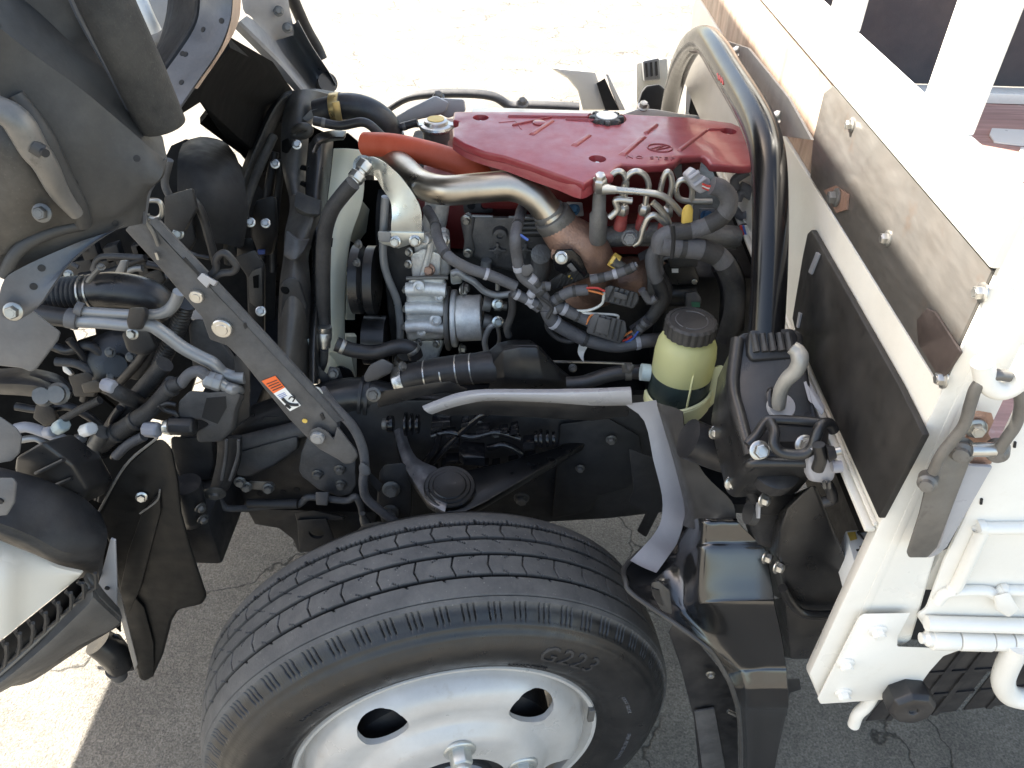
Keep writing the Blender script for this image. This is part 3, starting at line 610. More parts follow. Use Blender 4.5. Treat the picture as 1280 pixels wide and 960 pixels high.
for a, b, w in (((663, 170), (692, 151), .007), ((716, 184), (738, 169), .008), ((776, 196), (806, 171), .009), ((806, 168), (822, 156), .006), ((848, 190), (884, 163), .006), ((884, 163), (905, 163), .003), ((634, 146.5), (745, 148), .0025), ((640, 158), (690, 148), .002), ((748, 152), (706, 150), .003)):
    add('cover_rib', eng, M['redcover'], rib(a, b, w), bev=.0012)
add('cover_rib', eng, M['redcover'], rib((622, 154), (645, 152), .003, .002)); add('cover_rib', eng, M['redcover'], rib((645, 152), (652, 163), .003, .002))
add('cover_pip', eng, M['redcover'], g_lathe(U(674, 155, z=ZC-.001), NZ, [(.0105, 0), (.0105, .003), (.009, .004)], 24))
# emblem: oval ring with slanted strokes, and the NO STEP moulding
ec = U(825, 185, z=ZC+.0002); EXv = (U(845, 186, z=ZC)-U(805, 184, z=ZC)).normalized(); EYv = Vector((-EXv.y, EXv.x, 0))
def oval(a, b, n=40): return [ec+EXv*a*math.cos(2*math.pi*k/n)+EYv*b*math.sin(2*math.pi*k/n) for k in range(n)]
ring = oval(.0185, .015); M['emboss'] = mat('dark_red_moulding', (.17, .012, .018), .4, var=.1)
add('emblem', eng, M['emboss'], g_tube(ring+[ring[0]], .0014, 8, 1, cap=False), g_tube([ec+EXv*-.0145+EYv*-.0065, ec+EXv*-.003+EYv*.003, ec+EXv*.0095+EYv*.011], .0013, 8), g_tube([ec+EXv*-.0095+EYv*-.011, ec+EXv*.003+EYv*-.003, ec+EXv*.015+EYv*.0055], .0013, 8), g_tube([ec+EXv*-.0055+EYv*-.0065, ec+EXv*.0055+EYv*.008], .0013, 8), label='oval emblem moulded in the red cover')
text('cover_lettering', eng, 'NO STEP', .015, U(813, 197.5, z=ZC+.0003), EXv, EYv, M['emboss'], .0006, space=1.3)
# things beyond the cover: pale cam cover edge, grey housing, bolts
add("cam_cover", eng, M["cream"], g_rng((-.11, .20), (1.035, 1.10), (.86, .932)), bev=.006)
add('thermostat_housing', eng, M['lightgrey'], g_poly(P([(487, 150), (510, 136), (544, 119), (562, 128), (556, 142), (520, 150), (500, 158)], y=1.04), (0, .04, 0)), bev=.006)
add('side_cover', eng, M['chassis'], g_rng((-.17, -.10), (.92, 1.12), (.60, .89)), bev=.01)
add('head_bracket', eng, M['lightgrey'], g_poly(P([(545, 122), (580, 124), (582, 139), (560, 148), (548, 142)], y=1.05), (0, .05, 0)), bev=.004)
for px, py in ((653, 130), (804, 134), (548, 122)): add('head_bolt', eng, M['bolt'], g_bolt(U(px, py, y=1.08), (0, -.4, 1), .011, .3, 1.5))
add('lifting_eye', eng, M['cream'], g_poly(P([(778, 143), (800, 135), (822, 137), (850, 142), (872, 144), (880, 150), (780, 147)], y=1.07), (0, .02, 0)), bev=.003)
# coolant filler neck and cap
fc = U(545, 158, y=.93)
add('filler_neck', eng, M['alugrey'], g_lathe(fc+Vector((0, 0, -.05)), NZ, [(.022, 0), (.022, .02), (.026, .026), (.026, .05)], 28))
fcap = add('radiator_cap', eng, M['zinc'], g_lathe(fc, NZ, [(.031, -.004), (.033, .0), (.031, .004), (.024, .006), (.022, .012), (.018, .014), (.0001, .0145)], 36), g_box(fc+Vector((0, 0, .003)), (.084, .006, 0), (-.001, .016, 0), (0, 0, .005)), label='silver coolant filler cap with yellow print')
add('cap_print', eng, M['yellow'], g_lathe(fc+Vector((0, 0, .0142)), NZ, [(.0165, 0), (.0165, .0012)], 28))
# orange hose, black hoses
add('orange_hose', eng, M['orange'], g_tube(P([(456, 180, .77), (490, 182, .75), (525, 189, .73), (560, 199, .71), (592, 211, .70), (612, 224, .72)], y=.7), [.0205, .0205, .0205, .020], 26), label='orange silicone coolant hose')
hoses = [('rubber', [(416, 134), (440, 133), (462, 139), (480, 152), (488, 168), (489, 178)], .92, .0245), ('rubber', [(392, 151), (425, 157), (455, 153), (475, 168), (486, 182)], .85, .0085), ('rubber', [(462, 158), (490, 161), (522, 153)], .92, .0075),
         ('rubber', [(420, 430), (442, 438), (470, 440), (498, 433), (515, 436), (520, 446)], .50, .0125), ('rubber', [(506, 468), (500, 458), (505, 445)], .52, .012)]
for k, p, yy, r in hoses:
    add('coolant_hose', eng, M[k], g_tube(P(p, y=yy), r, 18))
    c = smooth(P(p, y=yy), 8)
    for t in (.1, .86):
        i = int(t*(len(c)-2)); d = (c[i+1]-c[i]).normalized()*.0035
        add('hose_clamp', eng, M['bolt'], g_tube([c[i]-d, c[i]+d], r*1.07, 20), bev=.0004)
hc = U(419, 135, y=.92); add('hose_clamp', eng, M['brass'], g_tube(P([(414, 134.5), (426, 133.5)], y=.915), .0262, 24), bev=.001); add('hose_clamp', eng, M['brass'], g_poly(P([(414, 128), (424, 126), (428, 152), (420, 152)], y=.88), (0, .006, 0)), bev=.0015)
# stainless pipe and rusty elbow
add('charge_pipe', eng, M['exhaust'], g_tube(P([(470, 188, .84), (490, 198, .77), (506, 213, .68), (524, 229, .62), (555, 238, .57), (600, 235, .555), (640, 233, .55), (668, 245, .54), (692, 274, .53)], y=.66), [.024, .0235, .0228, .0225, .0225], 30, 8), label='heat tinted steel pipe curving under the red cover')
add('pipe_collar', eng, M['worn'], g_tube(P([(684, 262), (692, 275)], y=.535), .0255, 28), bev=.002)
elb = add('exhaust_elbow', eng, M['rustpipe'], g_tube(P([(690, 271, .532), (706, 292, .53), (728, 308, .53), (742, 328, .54), (746, 358, .57)], y=.63), [.027, .033, .0355, .034, .036], 28, 8), label='brown rusted exhaust elbow')
add('elbow_boss', eng, M['rustpipe'], g_lathe(U(702, 318, y=.505), (-.3, -.8, .2), [(.018, -.02), (.016, .004), (.012, .005)], 20))
add('exhaust_body', eng, M['rustpipe'], g_tube(P([(720, 372, .62), (760, 352, .60), (800, 345, .60), (822, 345, .62)], y=.66), [.034, .038, .033, .028], 24))
add('exhaust_flange', eng, M['iron'], g_lathe(U(806, 348, y=.60), (1, 0, .1), [(.045, 0), (.045, .012)], 24))
# black sensor bracket on elbow
add('sensor_bracket', eng, M['glossblack'], g_poly(P([(690, 322), (696, 313), (715, 312), (726, 322), (735, 342), (730, 348), (715, 330), (708, 345), (694, 338)], y=.478), (0, .004, 0)), bev=.001)
add('bracket_bolt', eng, M['zinc'], g_bolt(U(702, 322, y=.474), (-.1, -1, .4), .0085))
# grey intake manifold
mani = add('intake_manifold', eng, M['alugrey'], g_poly(P([(580, 276), (590, 269), (640, 270), (684, 272), (690, 300), (690, 335), (655, 342), (612, 333), (588, 318), (582, 300)], y=.67), (0, .10, 0)), bev=.012, seg=3, label='grey cast intake box under the steel pipe')
add('manifold_lug', eng, M['alugrey'], g_poly(P([(575, 272), (586, 264), (594, 272), (590, 295), (594, 315), (588, 324), (578, 318), (580, 300)], y=.665), (0, .012, 0)), bev=.004)
for px, py in ((583, 275), (585, 316)): add('manifold_bolt', eng, M['bolt'], g_bolt(U(px, py, y=.663), NY, .0075))
add('manifold_boss', eng, M['alugrey'], g_lathe(U(625, 292, y=.667), NY, [(.015, -.01), (.012, .008), (.006, .009), (.005, .004)], 20))
for px, py, r in ((622, 313, .009), (657, 313, .008)):
    add('manifold_star', eng, M['alugrey'], g_lathe(U(px, py, y=.668), NY, [(r, -.004), (r*.8, .004)], 8), g_box(U(px, py, y=.667), (.03, 0, 0), (0, .006, 0), (0, 0, .005)), g_box(U(px, py, y=.667), (.005, 0, 0), (0, .006, 0), (0, 0, .03)), bev=.001)
add('manifold_port', eng, M['alugrey'], g_tube(P([(678, 318), (676, 333), (672, 346)], y=.64), .019, 20)); add('manifold_cap', eng, M['iron'], g_lathe(U(676, 318, y=.625), (0, -.8, .5), [(.017, -.01), (.017, .006), (.009, .008)], 22))
add('solenoid_block', eng, M['cap'], g_poly(P([(650, 268), (686, 267), (688, 297), (652, 296)], y=.655), (0, .03, 0)), bev=.004)
for i in range(4): add('solenoid_ridge', eng, M['conn'], g_tube(P([(652, 273+i*6), (685, 272+i*6)], y=.652), .0028, 8))
add('manifold_edge', eng, M['pipegrey'], g_tube(P([(590, 270), (616, 270.5)], y=.664), .0025, 8)); add('manifold_edge', eng, M['pipegrey'], g_tube(P([(636, 271), (662, 272)], y=.652), .0022, 8))
add('vacuum_pipe', eng, M['steelpipe'], g_tube(P([(664, 253), (652, 256), (646, 268), (645, 300), (644, 325)], y=.62), .0028, 8))
add('elbow_clamp', eng, M['worn'], g_tube(P([(689, 269), (699, 283)], y=.532), .0305, 28), bev=.002)
add('manifold_nipple', eng, M['pipegrey'], g_tube(P([(608, 325), (607, 342)], y=.66), .0095, 14))
add('port_face', eng, M['iron'], g_poly(P([(578, 248), (616, 250), (616, 266), (580, 266)], y=.73), (0, .02, 0)), bev=.002)
for px in (589, 606): add('port_hole', eng, M['matteblack'], g_lathe(U(px, 257, y=.7295), NY, [(.007, -.002), (.007, .0015)], 16))
# fuel rail, injector pipes
FY = .48
add('fuel_rail', eng, M['iron'], g_tube(P([(752, 297), (830, 291), (925, 296)], y=.56), .017, 20), g_poly(P([(752, 283), (905, 286), (922, 312), (750, 306)], y=.57), (0, .05, 0)), bev=.003)
loops = [[(779, 262), (781, 246), (783, 230), (780, 218), (773, 214), (765, 219), (758, 232)], [(806, 262), (808, 246), (811, 232), (806, 219), (795, 214), (785, 220), (779, 236), (777, 252)],
         [(834, 264), (837, 246), (840, 230), (838, 218), (834, 215), (829, 223), (825, 240)], [(862, 262), (865, 244), (864, 232), (857, 225), (849, 227), (845, 238), (850, 249), (868, 252), (890, 252)],
         [(752, 236), (764, 237), (790, 239), (818, 242), (832, 247), (843, 257), (852, 268)], [(791, 306), (799, 301), (804, 286), (810, 273), (818, 269), (828, 276), (840, 286)], [(816, 253), (824, 260), (832, 270), (836, 280)], [(762, 272), (772, 262), (770, 250), (790, 251)]]
for i, p in enumerate(loops): add('injector_pipe', eng, M['steelpipe'], g_tube(P(p, y=FY+(.02 if i < 4 else 0)), (.0043 if i < 4 else .0049), 12, 8))
for i, (px, py) in enumerate(((779, 259), (806, 259), (834, 262))):
    t, b = U(px, py, y=FY+.02), U(px-4, py+24, y=FY+.03); ax = (b-t).normalized()
    add('pipe_nut', eng, M['zinc'], g_lathe(t, ax, [(.005, -.005), (.0088, -.002), (.0095, .003), (.0095, .011)], 6, .3), bev=.0008)
    add('injector_body', eng, M['redmark'], g_lathe(t, ax, [(.0086, .011), (.0086, .026), (.0098, .028), (.0098, .04)], 18))
t, b = U(750, 228, y=FY), U(747, 300, y=FY+.03); ax = (b-t).normalized(); L = (b-t).length
add('rail_post', eng, M['iron'], g_lathe(t, ax, [(.0085, -.002), (.0085, .02), (.0095, .022), (.0105, L*.5), (.0135, L*.55), (.0135, L)], 16))
add('banjo_bolt', eng, M['zinc'], g_lathe(t, -ax, [(.0105, -.014), (.0105, .006), (.0075, .008), (.0075, .014)], 6), bev=.0008)
add('banjo_fitting', eng, M['zinc'], g_tube(P([(752, 236), (770, 237.5)], y=FY-.004), [.0085, .0055], 12))
add('rail_fitting', eng, M['iron'], g_bolt(U(787, 297, y=FY), (-.1, -.9, .3), .012, .2, 1.3))
for px, py in ((717, 262), (883, 270)): add('marked_bolt', eng, M['bluecap'], g_bolt(U(px, py, y=.665), (0, -.8, .6), .009))
for px, py in ((717, 262), (883, 270)): add('bolt_plate', eng, M['lightgrey'], g_poly(P([(px-9, py-10), (px+11, py-9), (px+13, py+8), (px-8, py+9)], y=.668), (0, .01, 0)), bev=.002)
add('yellow_clip', eng, M['yellow'], g_poly(P([(853, 264), (857, 256), (864, 255), (867, 262), (866, 282), (852, 283)], y=.455), (0, .014, 0)), bev=.004, label='yellow plastic pipe clip')
add('grey_tab', eng, M['pipegrey'], g_poly(P([(840, 210), (852, 205), (853, 222), (846, 224)], y=.68), (0, .003, 0)))
cn = add('wiring_connector', eng, M['conngrey'], g_poly(P([(857, 220), (868, 210), (876, 218), (888, 224), (889, 236), (876, 243), (866, 235)], y=.47), (0, .03, -.01)), bev=.003, label='pale grey wiring plug behind injector pipes')
for a, b in (((862, 223), (874, 214)), ((868, 232), (882, 222))): add('connector_ridge', eng, M['conngrey'], g_tube(P([a, b], y=.467), .003, 8))
for i, (m_, dy) in enumerate((('wirered', 0), ('wirewhite', 2), ('wirered', 4))): add('wire', eng, M[m_], g_tube(P([(878, 230+dy), (886, 233+dy), (894, 232+dy*.5)], y=.46), .0018, 6))
def banded(p, yy, r, cuts_, name='wiring_harness'):
    """harness sleeve taped in alternating grey and black lengths"""
    c = smooth(P(p, y=yy), 8); n = len(c)
    for i, (a, b, k) in enumerate(cuts_):
        seg = c[int(a*(n-1)):int(b*(n-1))+1]
        if len(seg) > 1: add(name, eng, M[k], g_tube(seg, r*(1 if i % 2 == 0 else 1.03), 18, 2))
banded([(890, 232), (902, 236), (911, 248), (909, 262), (898, 274), (876, 285), (852, 290), (834, 293), (825, 300), (826, 312)], .455, .0125, [(0, .40, 'greyhose'), (.4, .52, 'darkhose'), (.52, .62, 'greyhose'), (.62, .76, 'darkhose'), (.76, 1, 'greyhose')])
banded([(826, 305), (850, 309), (877, 312), (898, 321), (911, 339), (918, 362), (918, 390), (908, 425)], .45, .0155, [(0, .16, 'greyhose'), (.16, .19, 'darkhose'), (.19, .29, 'greyhose'), (.29, .42, 'darkhose'), (.42, .5, 'greyhose'), (.5, 1, 'darkhose')])
banded([(822, 308), (815, 322), (817, 340), (824, 356), (828, 372), (818, 392), (806, 404), (792, 414)], .49, .0105, [(0, .38, 'greyhose'), (.38, .8, 'darkhose'), (.8, 1, 'greyhose')])
banded([(828, 310), (820, 325), (824, 342), (833, 360), (830, 378), (815, 398)], .50, .009, [(0, .4, 'greyhose'), (.4, 1, 'darkhose')])
add('zip_tie', eng, M['matteblack'], g_tube(P([(841, 281), (842, 300), (840, 322)], y=.42), .003, 8)); add('tape_loop', eng, M['darkhose'], g_surf([P([(797, 318), (815, 308), (825, 302)], y=.52), P([(800, 326), (818, 318), (828, 308)], y=.5)], .002, 3, 1))
for p in ([(920, 236), (918, 226), (925, 220), (935, 214)], [(922, 250), (928, 240), (940, 246)], [(918, 262), (926, 270), (936, 268)], [(926, 232), (934, 236), (938, 244)]): add('wiring_harness', eng, M['greyhose'], g_tube(P(p, y=.6), .007, 12))
add('wiring_connector', eng, M['cap'], g_poly(P([(920, 284), (934, 278), (936, 300), (922, 302)], y=.56), (0, .03, 0)), bev=.003)
for i, m_ in enumerate(('wirered', 'wireblue', 'wirewhite')): add('wire', eng, M[m_], g_tube(P([(926+i*3, 282), (928+i*3, 290), (932+i*2, 297)], y=.555), .002, 6))
# throttle/valve motor
eg = add('valve_motor', eng, M['satinblack'], g_poly(P([(829, 331), (838, 328), (868, 330), (874, 348), (872, 356), (830, 356)], y=.55), (0, .06, 0)), bev=.004)
add('valve_motor_body', eng, M['satinblack'], g_tube(P([(826, 368), (870, 366)], y=.57), .021, 22), bev=.003); add('valve_bracket', eng, M['iron'], g_tube(P([(828, 352), (827, 330), (834, 322), (870, 323)], y=.545), .003, 8))
add('valve_clip', eng, M['cap'], g_poly(P([(834, 323), (872, 322), (872, 333), (838, 334)], y=.54), (0, .015, 0)), bev=.002); add('white_dot', eng, M['paper'], g_poly(P([(839.5, 336), (848, 336), (848, 341), (840, 341)], y=.5485), (0, .001, 0)))
add('valve_screw', eng, M['zinc'], g_bolt(U(868, 352, y=.548), NY, .004)); add('valve_plug', eng, M['conn'], g_poly(P([(857, 366), (872, 364), (878, 374), (875, 386), (858, 384)], y=.53), (0, .03, 0)), bev=.004)
add('green_seal', eng, mat('green_seal', (.05, .16, .10), .5), g_poly(P([(864, 378), (875, 378), (875, 384), (865, 384)], y=.528), (0, .004, 0))); add('plug_wire', eng, M['wirewhite'], g_tube(P([(868, 384), (867, 396)], y=.53), .0022, 6))
# loose connectors and wiring in front of the engine
for q, k, yy in (([(686, 352), (700, 342), (733, 335), (738, 346), (722, 352), (690, 364)], 'cap', .50), ([(756, 360), (762, 356), (798, 366), (799, 376), (792, 386), (752, 376)], 'conn', .48), ([(738, 398), (744, 391), (782, 401), (784, 414), (776, 430), (733, 416)], 'conn', .45)):
    A, B = U(*q[1], y=yy-.002), U(*q[-1], y=yy-.002); C2, D2 = U(*q[2], y=yy-.002), U(*q[-2], y=yy-.002)
    for t in (.18, .36, .54, .72, .88): add('connector_ridge', eng, M['cap'], g_tube([A.lerp(C2, t).lerp(B.lerp(D2, t), .06), A.lerp(C2, t).lerp(B.lerp(D2, t), .9)], .0014, 6, 1))
    o = add('wiring_connector', eng, M[k], g_poly(P(q, y=yy), (0, .03, -.004)), bev=.0035)
for q in ([(768, 364), (785, 369), (783, 376), (766, 371)], [(748, 396), (764, 400), (760, 420), (744, 415)], [(708, 332), (714, 328), (722, 338), (716, 340)]):
    add('connector_latch', eng, M['conn'], g_poly(P(q, y=.445 if q[0][1] > 390 else .474), (0, .006, 0)), bev=.0015)
add('connector_mark', eng, M['yellow'], g_poly(P([(709, 345), (713, 344), (716, 349), (712, 348)], y=.4985), (0, .001, 0)))
wires = [([(683, 385), (694, 375), (712, 365), (735, 362)], .0085, 'greyhose'), ([(683, 388), (698, 384), (716, 392), (738, 402)], .0095, 'greyhose'), ([(683, 385), (690, 400), (708, 412), (735, 425), (770, 432), (806, 426), (835, 424, .52)], .0115, 'greyhose'),
         ([(684, 384), (680, 372), (668, 358), (652, 344), (646, 320), (644, 295), (650, 270, .55), (656, 252, .62)], .0085, 'greyhose'), ([(688, 358), (676, 358), (664, 368), (664, 378), (674, 386)], .007, 'greyhose'), ([(684, 386), (668, 378), (650, 370), (640, 365)], .008, 'greyhose'),
         ([(660, 345), (672, 356), (682, 372)], .0075, 'greyhose'), ([(534, 262, .66), (543, 278, .60), (548, 300, .52), (560, 320), (585, 335), (615, 345), (645, 358)], .0085, 'greyhose'), ([(640, 368), (640, 390), (634, 410), (636, 420)], .006, 'darkhose'), ([(684, 400), (686, 412), (700, 424), (716, 426), (714, 416)], .0045, 'darkhose'),
         ([(738, 350), (760, 345), (782, 338), (794, 332)], .007, 'greyhose'), ([(802, 362), (812, 376), (820, 372)], .006, 'greyhose'), ([(712, 388), (735, 388), (752, 380), (755, 366)], .0022, 'wirewhite'), ([(716, 390), (740, 392), (770, 394), (772, 400)], .0022, 'wirewhite'), ([(786, 422), (798, 412), (808, 402)], .008, 'greyhose'), ([(660, 300), (646, 295), (645, 330)], .0022, 'wireblue')]
for p, r, k in wires:
    add('wiring_loom', eng, M[k], g_tube(P(p, y=.47), r, 12))
    if r > .006:
        c = smooth(P(p, y=.47), 8)
        for t in (.22, .5, .81):
            i = int(t*(len(c)-2)); d = (c[i+1]-c[i]).normalized()*.0028
            add('loom_tape', eng, M['cap'] if random.random() < .6 else M['conngrey'], g_tube([c[i]-d*random.uniform(.6, 2), c[i]+d*random.uniform(.6, 2)], r*1.1, 12), bev=.0004)
for p, k in (([(733, 360), (746, 360), (756, 364)], 'wirered'), ([(735, 363), (748, 366), (754, 368)], 'wireorange'), ([(733, 405), (738, 395), (742, 394)], 'wireorange'), ([(736, 410), (742, 400), (744, 398)], 'wirewhite'), ([(780, 420), (786, 416), (790, 414)], 'wireorange'), ([(778, 426), (784, 424), (790, 420)], 'wirered'), ([(782, 428), (790, 424), (798, 414)], 'wireblue')):
    add('wire', eng, M[k], g_tube(P(p, y=.462), .0018, 6))
add('zip_tie', eng, M['cap'], g_tube(P([(676, 372), (690, 384), (684, 398)], y=.455), .003, 8))
add('wire_clip', eng, M['conn'], g_poly(P([(652, 332), (664, 330), (668, 338), (660, 346), (652, 344)], y=.46), (0, .02, 0)), bev=.002)
add('probe_tip', eng, M['bolt'], g_tube(P([(766, 326), (786, 338)], y=.48), [.008, .006], 12)); add('probe_sleeve', eng, M['conngrey'], g_tube(P([(738, 349), (762, 345), (780, 339), (796, 330)], y=.475), [.0072, .0062, .004, .004], 12)); add('probe_nut', eng, M['yellow'], g_lathe(U(768, 326, y=.485), (1, -.3, -.5), [(.011, -.006), (.011, .006)], 6))
add('paper_tag', eng, M['paper'], g_surf([P([(725, 427), (738, 428)], y=.47), P([(722, 440), (730, 442)], y=.475), P([(727, 450), (730, 453)], y=.465)], .0006, 3, 3), label='small white paper tag on wiring')
# timing cover / pump castings
pump = add('injection_pump', eng, M['alu'], g_poly(P([(509, 350), (520, 345), (556, 346), (560, 380), (556, 424), (508, 426), (506, 400)], y=.60), (0, .09, 0)), bev=.008, seg=3, label='pale cast aluminium pump housing')
for py in (362, 386, 408): add('pump_band', eng, M['alu'], g_tube(P([(508, py), (530, py-1), (557, py+1)], y=.597), .0125, 14))
add('pump_upper', eng, M['alu'], g_poly(P([(514, 300), (532, 290), (560, 282), (563, 345), (512, 348)], y=.63), (0, .09, 0)), bev=.010, seg=3)
for px, py, r in ((524, 358, .011), (545, 400, .012), (527, 415, .009), (552, 300, .010), (531, 300, .009), (549, 372, .008)): add('pump_boss', eng, M['alu'], g_lathe(U(px, py, y=.59), (-.1, -.9, .4), [(r, -.02), (r*.9, .004), (r*.5, .006), (r*.45, .001)], 18))
add('pump_seam', eng, M['worn'], g_tube(P([(508, 348), (530, 347), (560, 347)], y=.592), .0035, 8)); add('pump_rib', eng, M['alu'], g_tube(P([(540, 296), (536, 318), (528, 345)], y=.61), .006, 8)); add('pump_foot', eng, M['alu'], g_poly(P([(512, 426), (556, 424), (548, 446), (530, 462), (516, 446)], y=.61), (0, .05, 0)), bev=.006)
for q in ([(513, 318), (530, 310), (552, 318), (550, 345), (515, 348)], [(536, 290), (558, 286), (562, 315), (548, 312)]): add('pump_web', eng, M['alu'], g_poly(P(q, y=.615), (0, .03, 0)), bev=.005)
add('pump_bolt', eng, M['rustpipe'], g_bolt(U(536, 337, y=.61), (0, -.9, .3), .0095))
for px, py in ((508, 362), (508, 386), (507, 408), (511, 330), (512, 315), (546, 430), (524, 428), (558, 300), (543, 362)): add('pump_bolt', eng, M['bolt'], g_bolt(U(px, py, y=.595), (-.5, -.8, .2), .0065))
add('pump_neck', eng, M['alu'], g_tube(P([(548, 240), (545, 268), (540, 292)], y=.68), .021, 18))
add('pump_flange', eng, M['worn'], g_tube(P([(558, 398), (564, 398)], y=.615), .058, 28), bev=.003); add('pump_flange', eng, M['alu'], g_tube(P([(565, 398), (572, 398)], y=.613), .052, 28), bev=.003)
add('pump_barrel', eng, M['alu'], g_tube(P([(572, 398), (603, 397)], y=.605), [.041, .041], 32), bev=.003)
for px, py in ((577, 363), (576, 436), (574, 447), (580, 360)): add('flange_bolt', eng, M['bolt'], g_bolt(U(px, py, y=.585), (1, -.3, .2), .0085))
for px, py in ((616, 381), (618, 403)):
    add('delivery_fitting', eng, M['worn'], g_tube(P([(604, py-2), (614, py)], y=.585), .013, 18), g_lathe(U(618, py, y=.585), (1, 0, -.1), [(.0105, 0), (.0105, .012), (.008, .014), (.008, .022)], 6), bev=.001)
    add('delivery_bolt', eng, M['yzinc'], g_bolt(U(622, py-1, y=.57), (.2, -.9, .4), .0085))
for p, r in (([(578, 345), (592, 352), (606, 364), (622, 369), (640, 367)], .0058), ([(622, 350), (622, 362)], .004), ([(608, 440), (606, 425), (612, 410), (620, 405)], .0055), ([(622, 408), (624, 425), (618, 438), (600, 442), (580, 447)], .0035), ([(565, 342), (572, 340), (580, 345)], .006)):
    add('fuel_line', eng, M['steelpipe' if r < .005 else 'pipegrey'], g_tube(P(p, y=.57), r, 10))
add('line_nut', eng, M['yzinc'], g_poly(P([(562, 338), (576, 336), (578, 354), (564, 356)], y=.58), (0, .02, 0)), bev=.004)
# crank pulley side: black timing cover and belts
add('timing_cover', eng, M['matteblack'], g_rng((-.235, -.18), (.62, 1.1), (.45, .88)), bev=.01)
add('belt_pulley', eng, M['satinblack'], g_lathe(U(457, 350, y=.62), (1, 0, 0), [(.06, -.02), (.06, -.005), (.052, 0), (.06, .005), (.06, .02), (.02, .02)], 36)); add('belt_pulley', eng, M['satinblack'], g_lathe(U(470, 425, y=.60), (1, 0, 0), [(.045, -.02), (.045, .02), (.015, .02)], 36))
for px, py in ((447, 328), (444, 348), (449, 305)): add('pulley_bolt', eng, M['bolt'], g_bolt(U(px, py, y=.58), (-.6, -.8, .2), .0065))
# silver hose bracket with its pipe and hose
brk = add('hose_bracket', eng, M['yzinc'], g_surf([P([(444, 203, .62), (446, 212, .62), (452, 219, .62)], y=.62), P([(462, 196), (464, 205), (468, 220)], y=.615), P([(480, 203), (478, 215), (478, 236)], y=.605), P([(503, 224), (496, 236), (488, 252)], y=.595), P([(520, 248), (506, 258), (490, 270)], y=.585), P([(527, 268), (508, 275), (489, 280)], y=.58), P([(527, 293), (508, 294), (489, 294)], y=.58)], .004, 3, 4), label='bright zinc plated sheet bracket holding a hose')
add('bracket_tab', eng, M['yzinc'], g_poly(P([(472, 291), (488, 290), (530, 291), (531, 300), (524, 308), (512, 306), (498, 311), (480, 306), (473, 302)], y=.578), (0, .005, 0)), bev=.001)
for px, py in ((494, 302), (519, 301)): add('bracket_bolt', eng, M['zinc'], g_bolt(U(px, py, y=.577), (0, -1, .3), .0085, .5, 1.5))
add('hose_ring', eng, M['yzinc'], g_lathe(U(454, 207, y=.615), (-.2, -.8, .6), [(.016, -.003), (.016, .003)], 22))
a, b = U(457, 206, y=.60), U(441, 228, y=.58); ax = (b-a).normalized(); L = (b-a).length
add('hose_fitting', eng, M['zinc'], g_lathe(a, ax, [(.008, -.006), (.0125, -.004), (.0125, .010), (.010, .011), (.010, .016), (.0135, .017), (.0135, .028), (.0115, .03), (.0115, L+.008)], 6), bev=.0006)
add('oil_hose', eng, M['darkhose'], g_tube(P([(441, 229), (428, 244), (414, 264), (406, 292), (404, 330), (404, 370), (405, 412)], y=.56), .0122, 20), label='dark braided hose running down in front of the fan')
a, b = U(405, 408, y=.545), U(405, 436, y=.535); ax = (b-a).normalized()
add('hose_fitting', eng, M['zinc'], g_lathe(a, ax, [(.0135, 0), (.0135, .008), (.0125, .010), (.0135, .012), (.0135, .024), (.0115, .025), (.0115, .038)], 22)); add('hose_end', eng, M['chassisgrey'], g_tube(P([(405, 436), (404, 450), (400, 462)], y=.53), .008, 14))
add('oil_pipe', eng, M['pipegrey'], g_tube(P([(482, 246), (480, 275), (479, 318), (484, 345), (496, 375), (500, 405), (500, 424)], y=.60), .0068, 14)); add('pipe_clip', eng, M['pipegrey'], g_poly(P([(472, 290), (488, 290), (488, 303), (474, 302)], y=.574), (0, .006, 0)), bev=.001)
# drain / stay at lower left of the hose
for q in ([(388, 455), (395, 452), (402, 462), (412, 470), (410, 482), (402, 478), (394, 466)], [(412, 458), (424, 460), (428, 472), (416, 480), (408, 470)]): add('hose_stay', eng, M['chassisgrey'], g_poly(P(q, y=.50), (0, .006, 0)), bev=.001)
add('stay_bolt', eng, M['bolt'], g_bolt(U(417, 467, y=.495), (0, -.9, .5), .008))
add('tag_clamp', eng, M['conngrey'], g_poly(P([(363, 433), (380, 428), (382, 440), (363, 446)], y=.53), (0, .002, 0))); add('tag_clamp', eng, M['connteal'], g_poly(P([(380, 426), (390, 421), (396, 424), (396, 432), (382, 434)], y=.53), (0, .012, 0)), bev=.002); add('tag_clamp', eng, M['bolt'], g_tube(P([(380, 438), (398, 435)], y=.53), .008, 12))
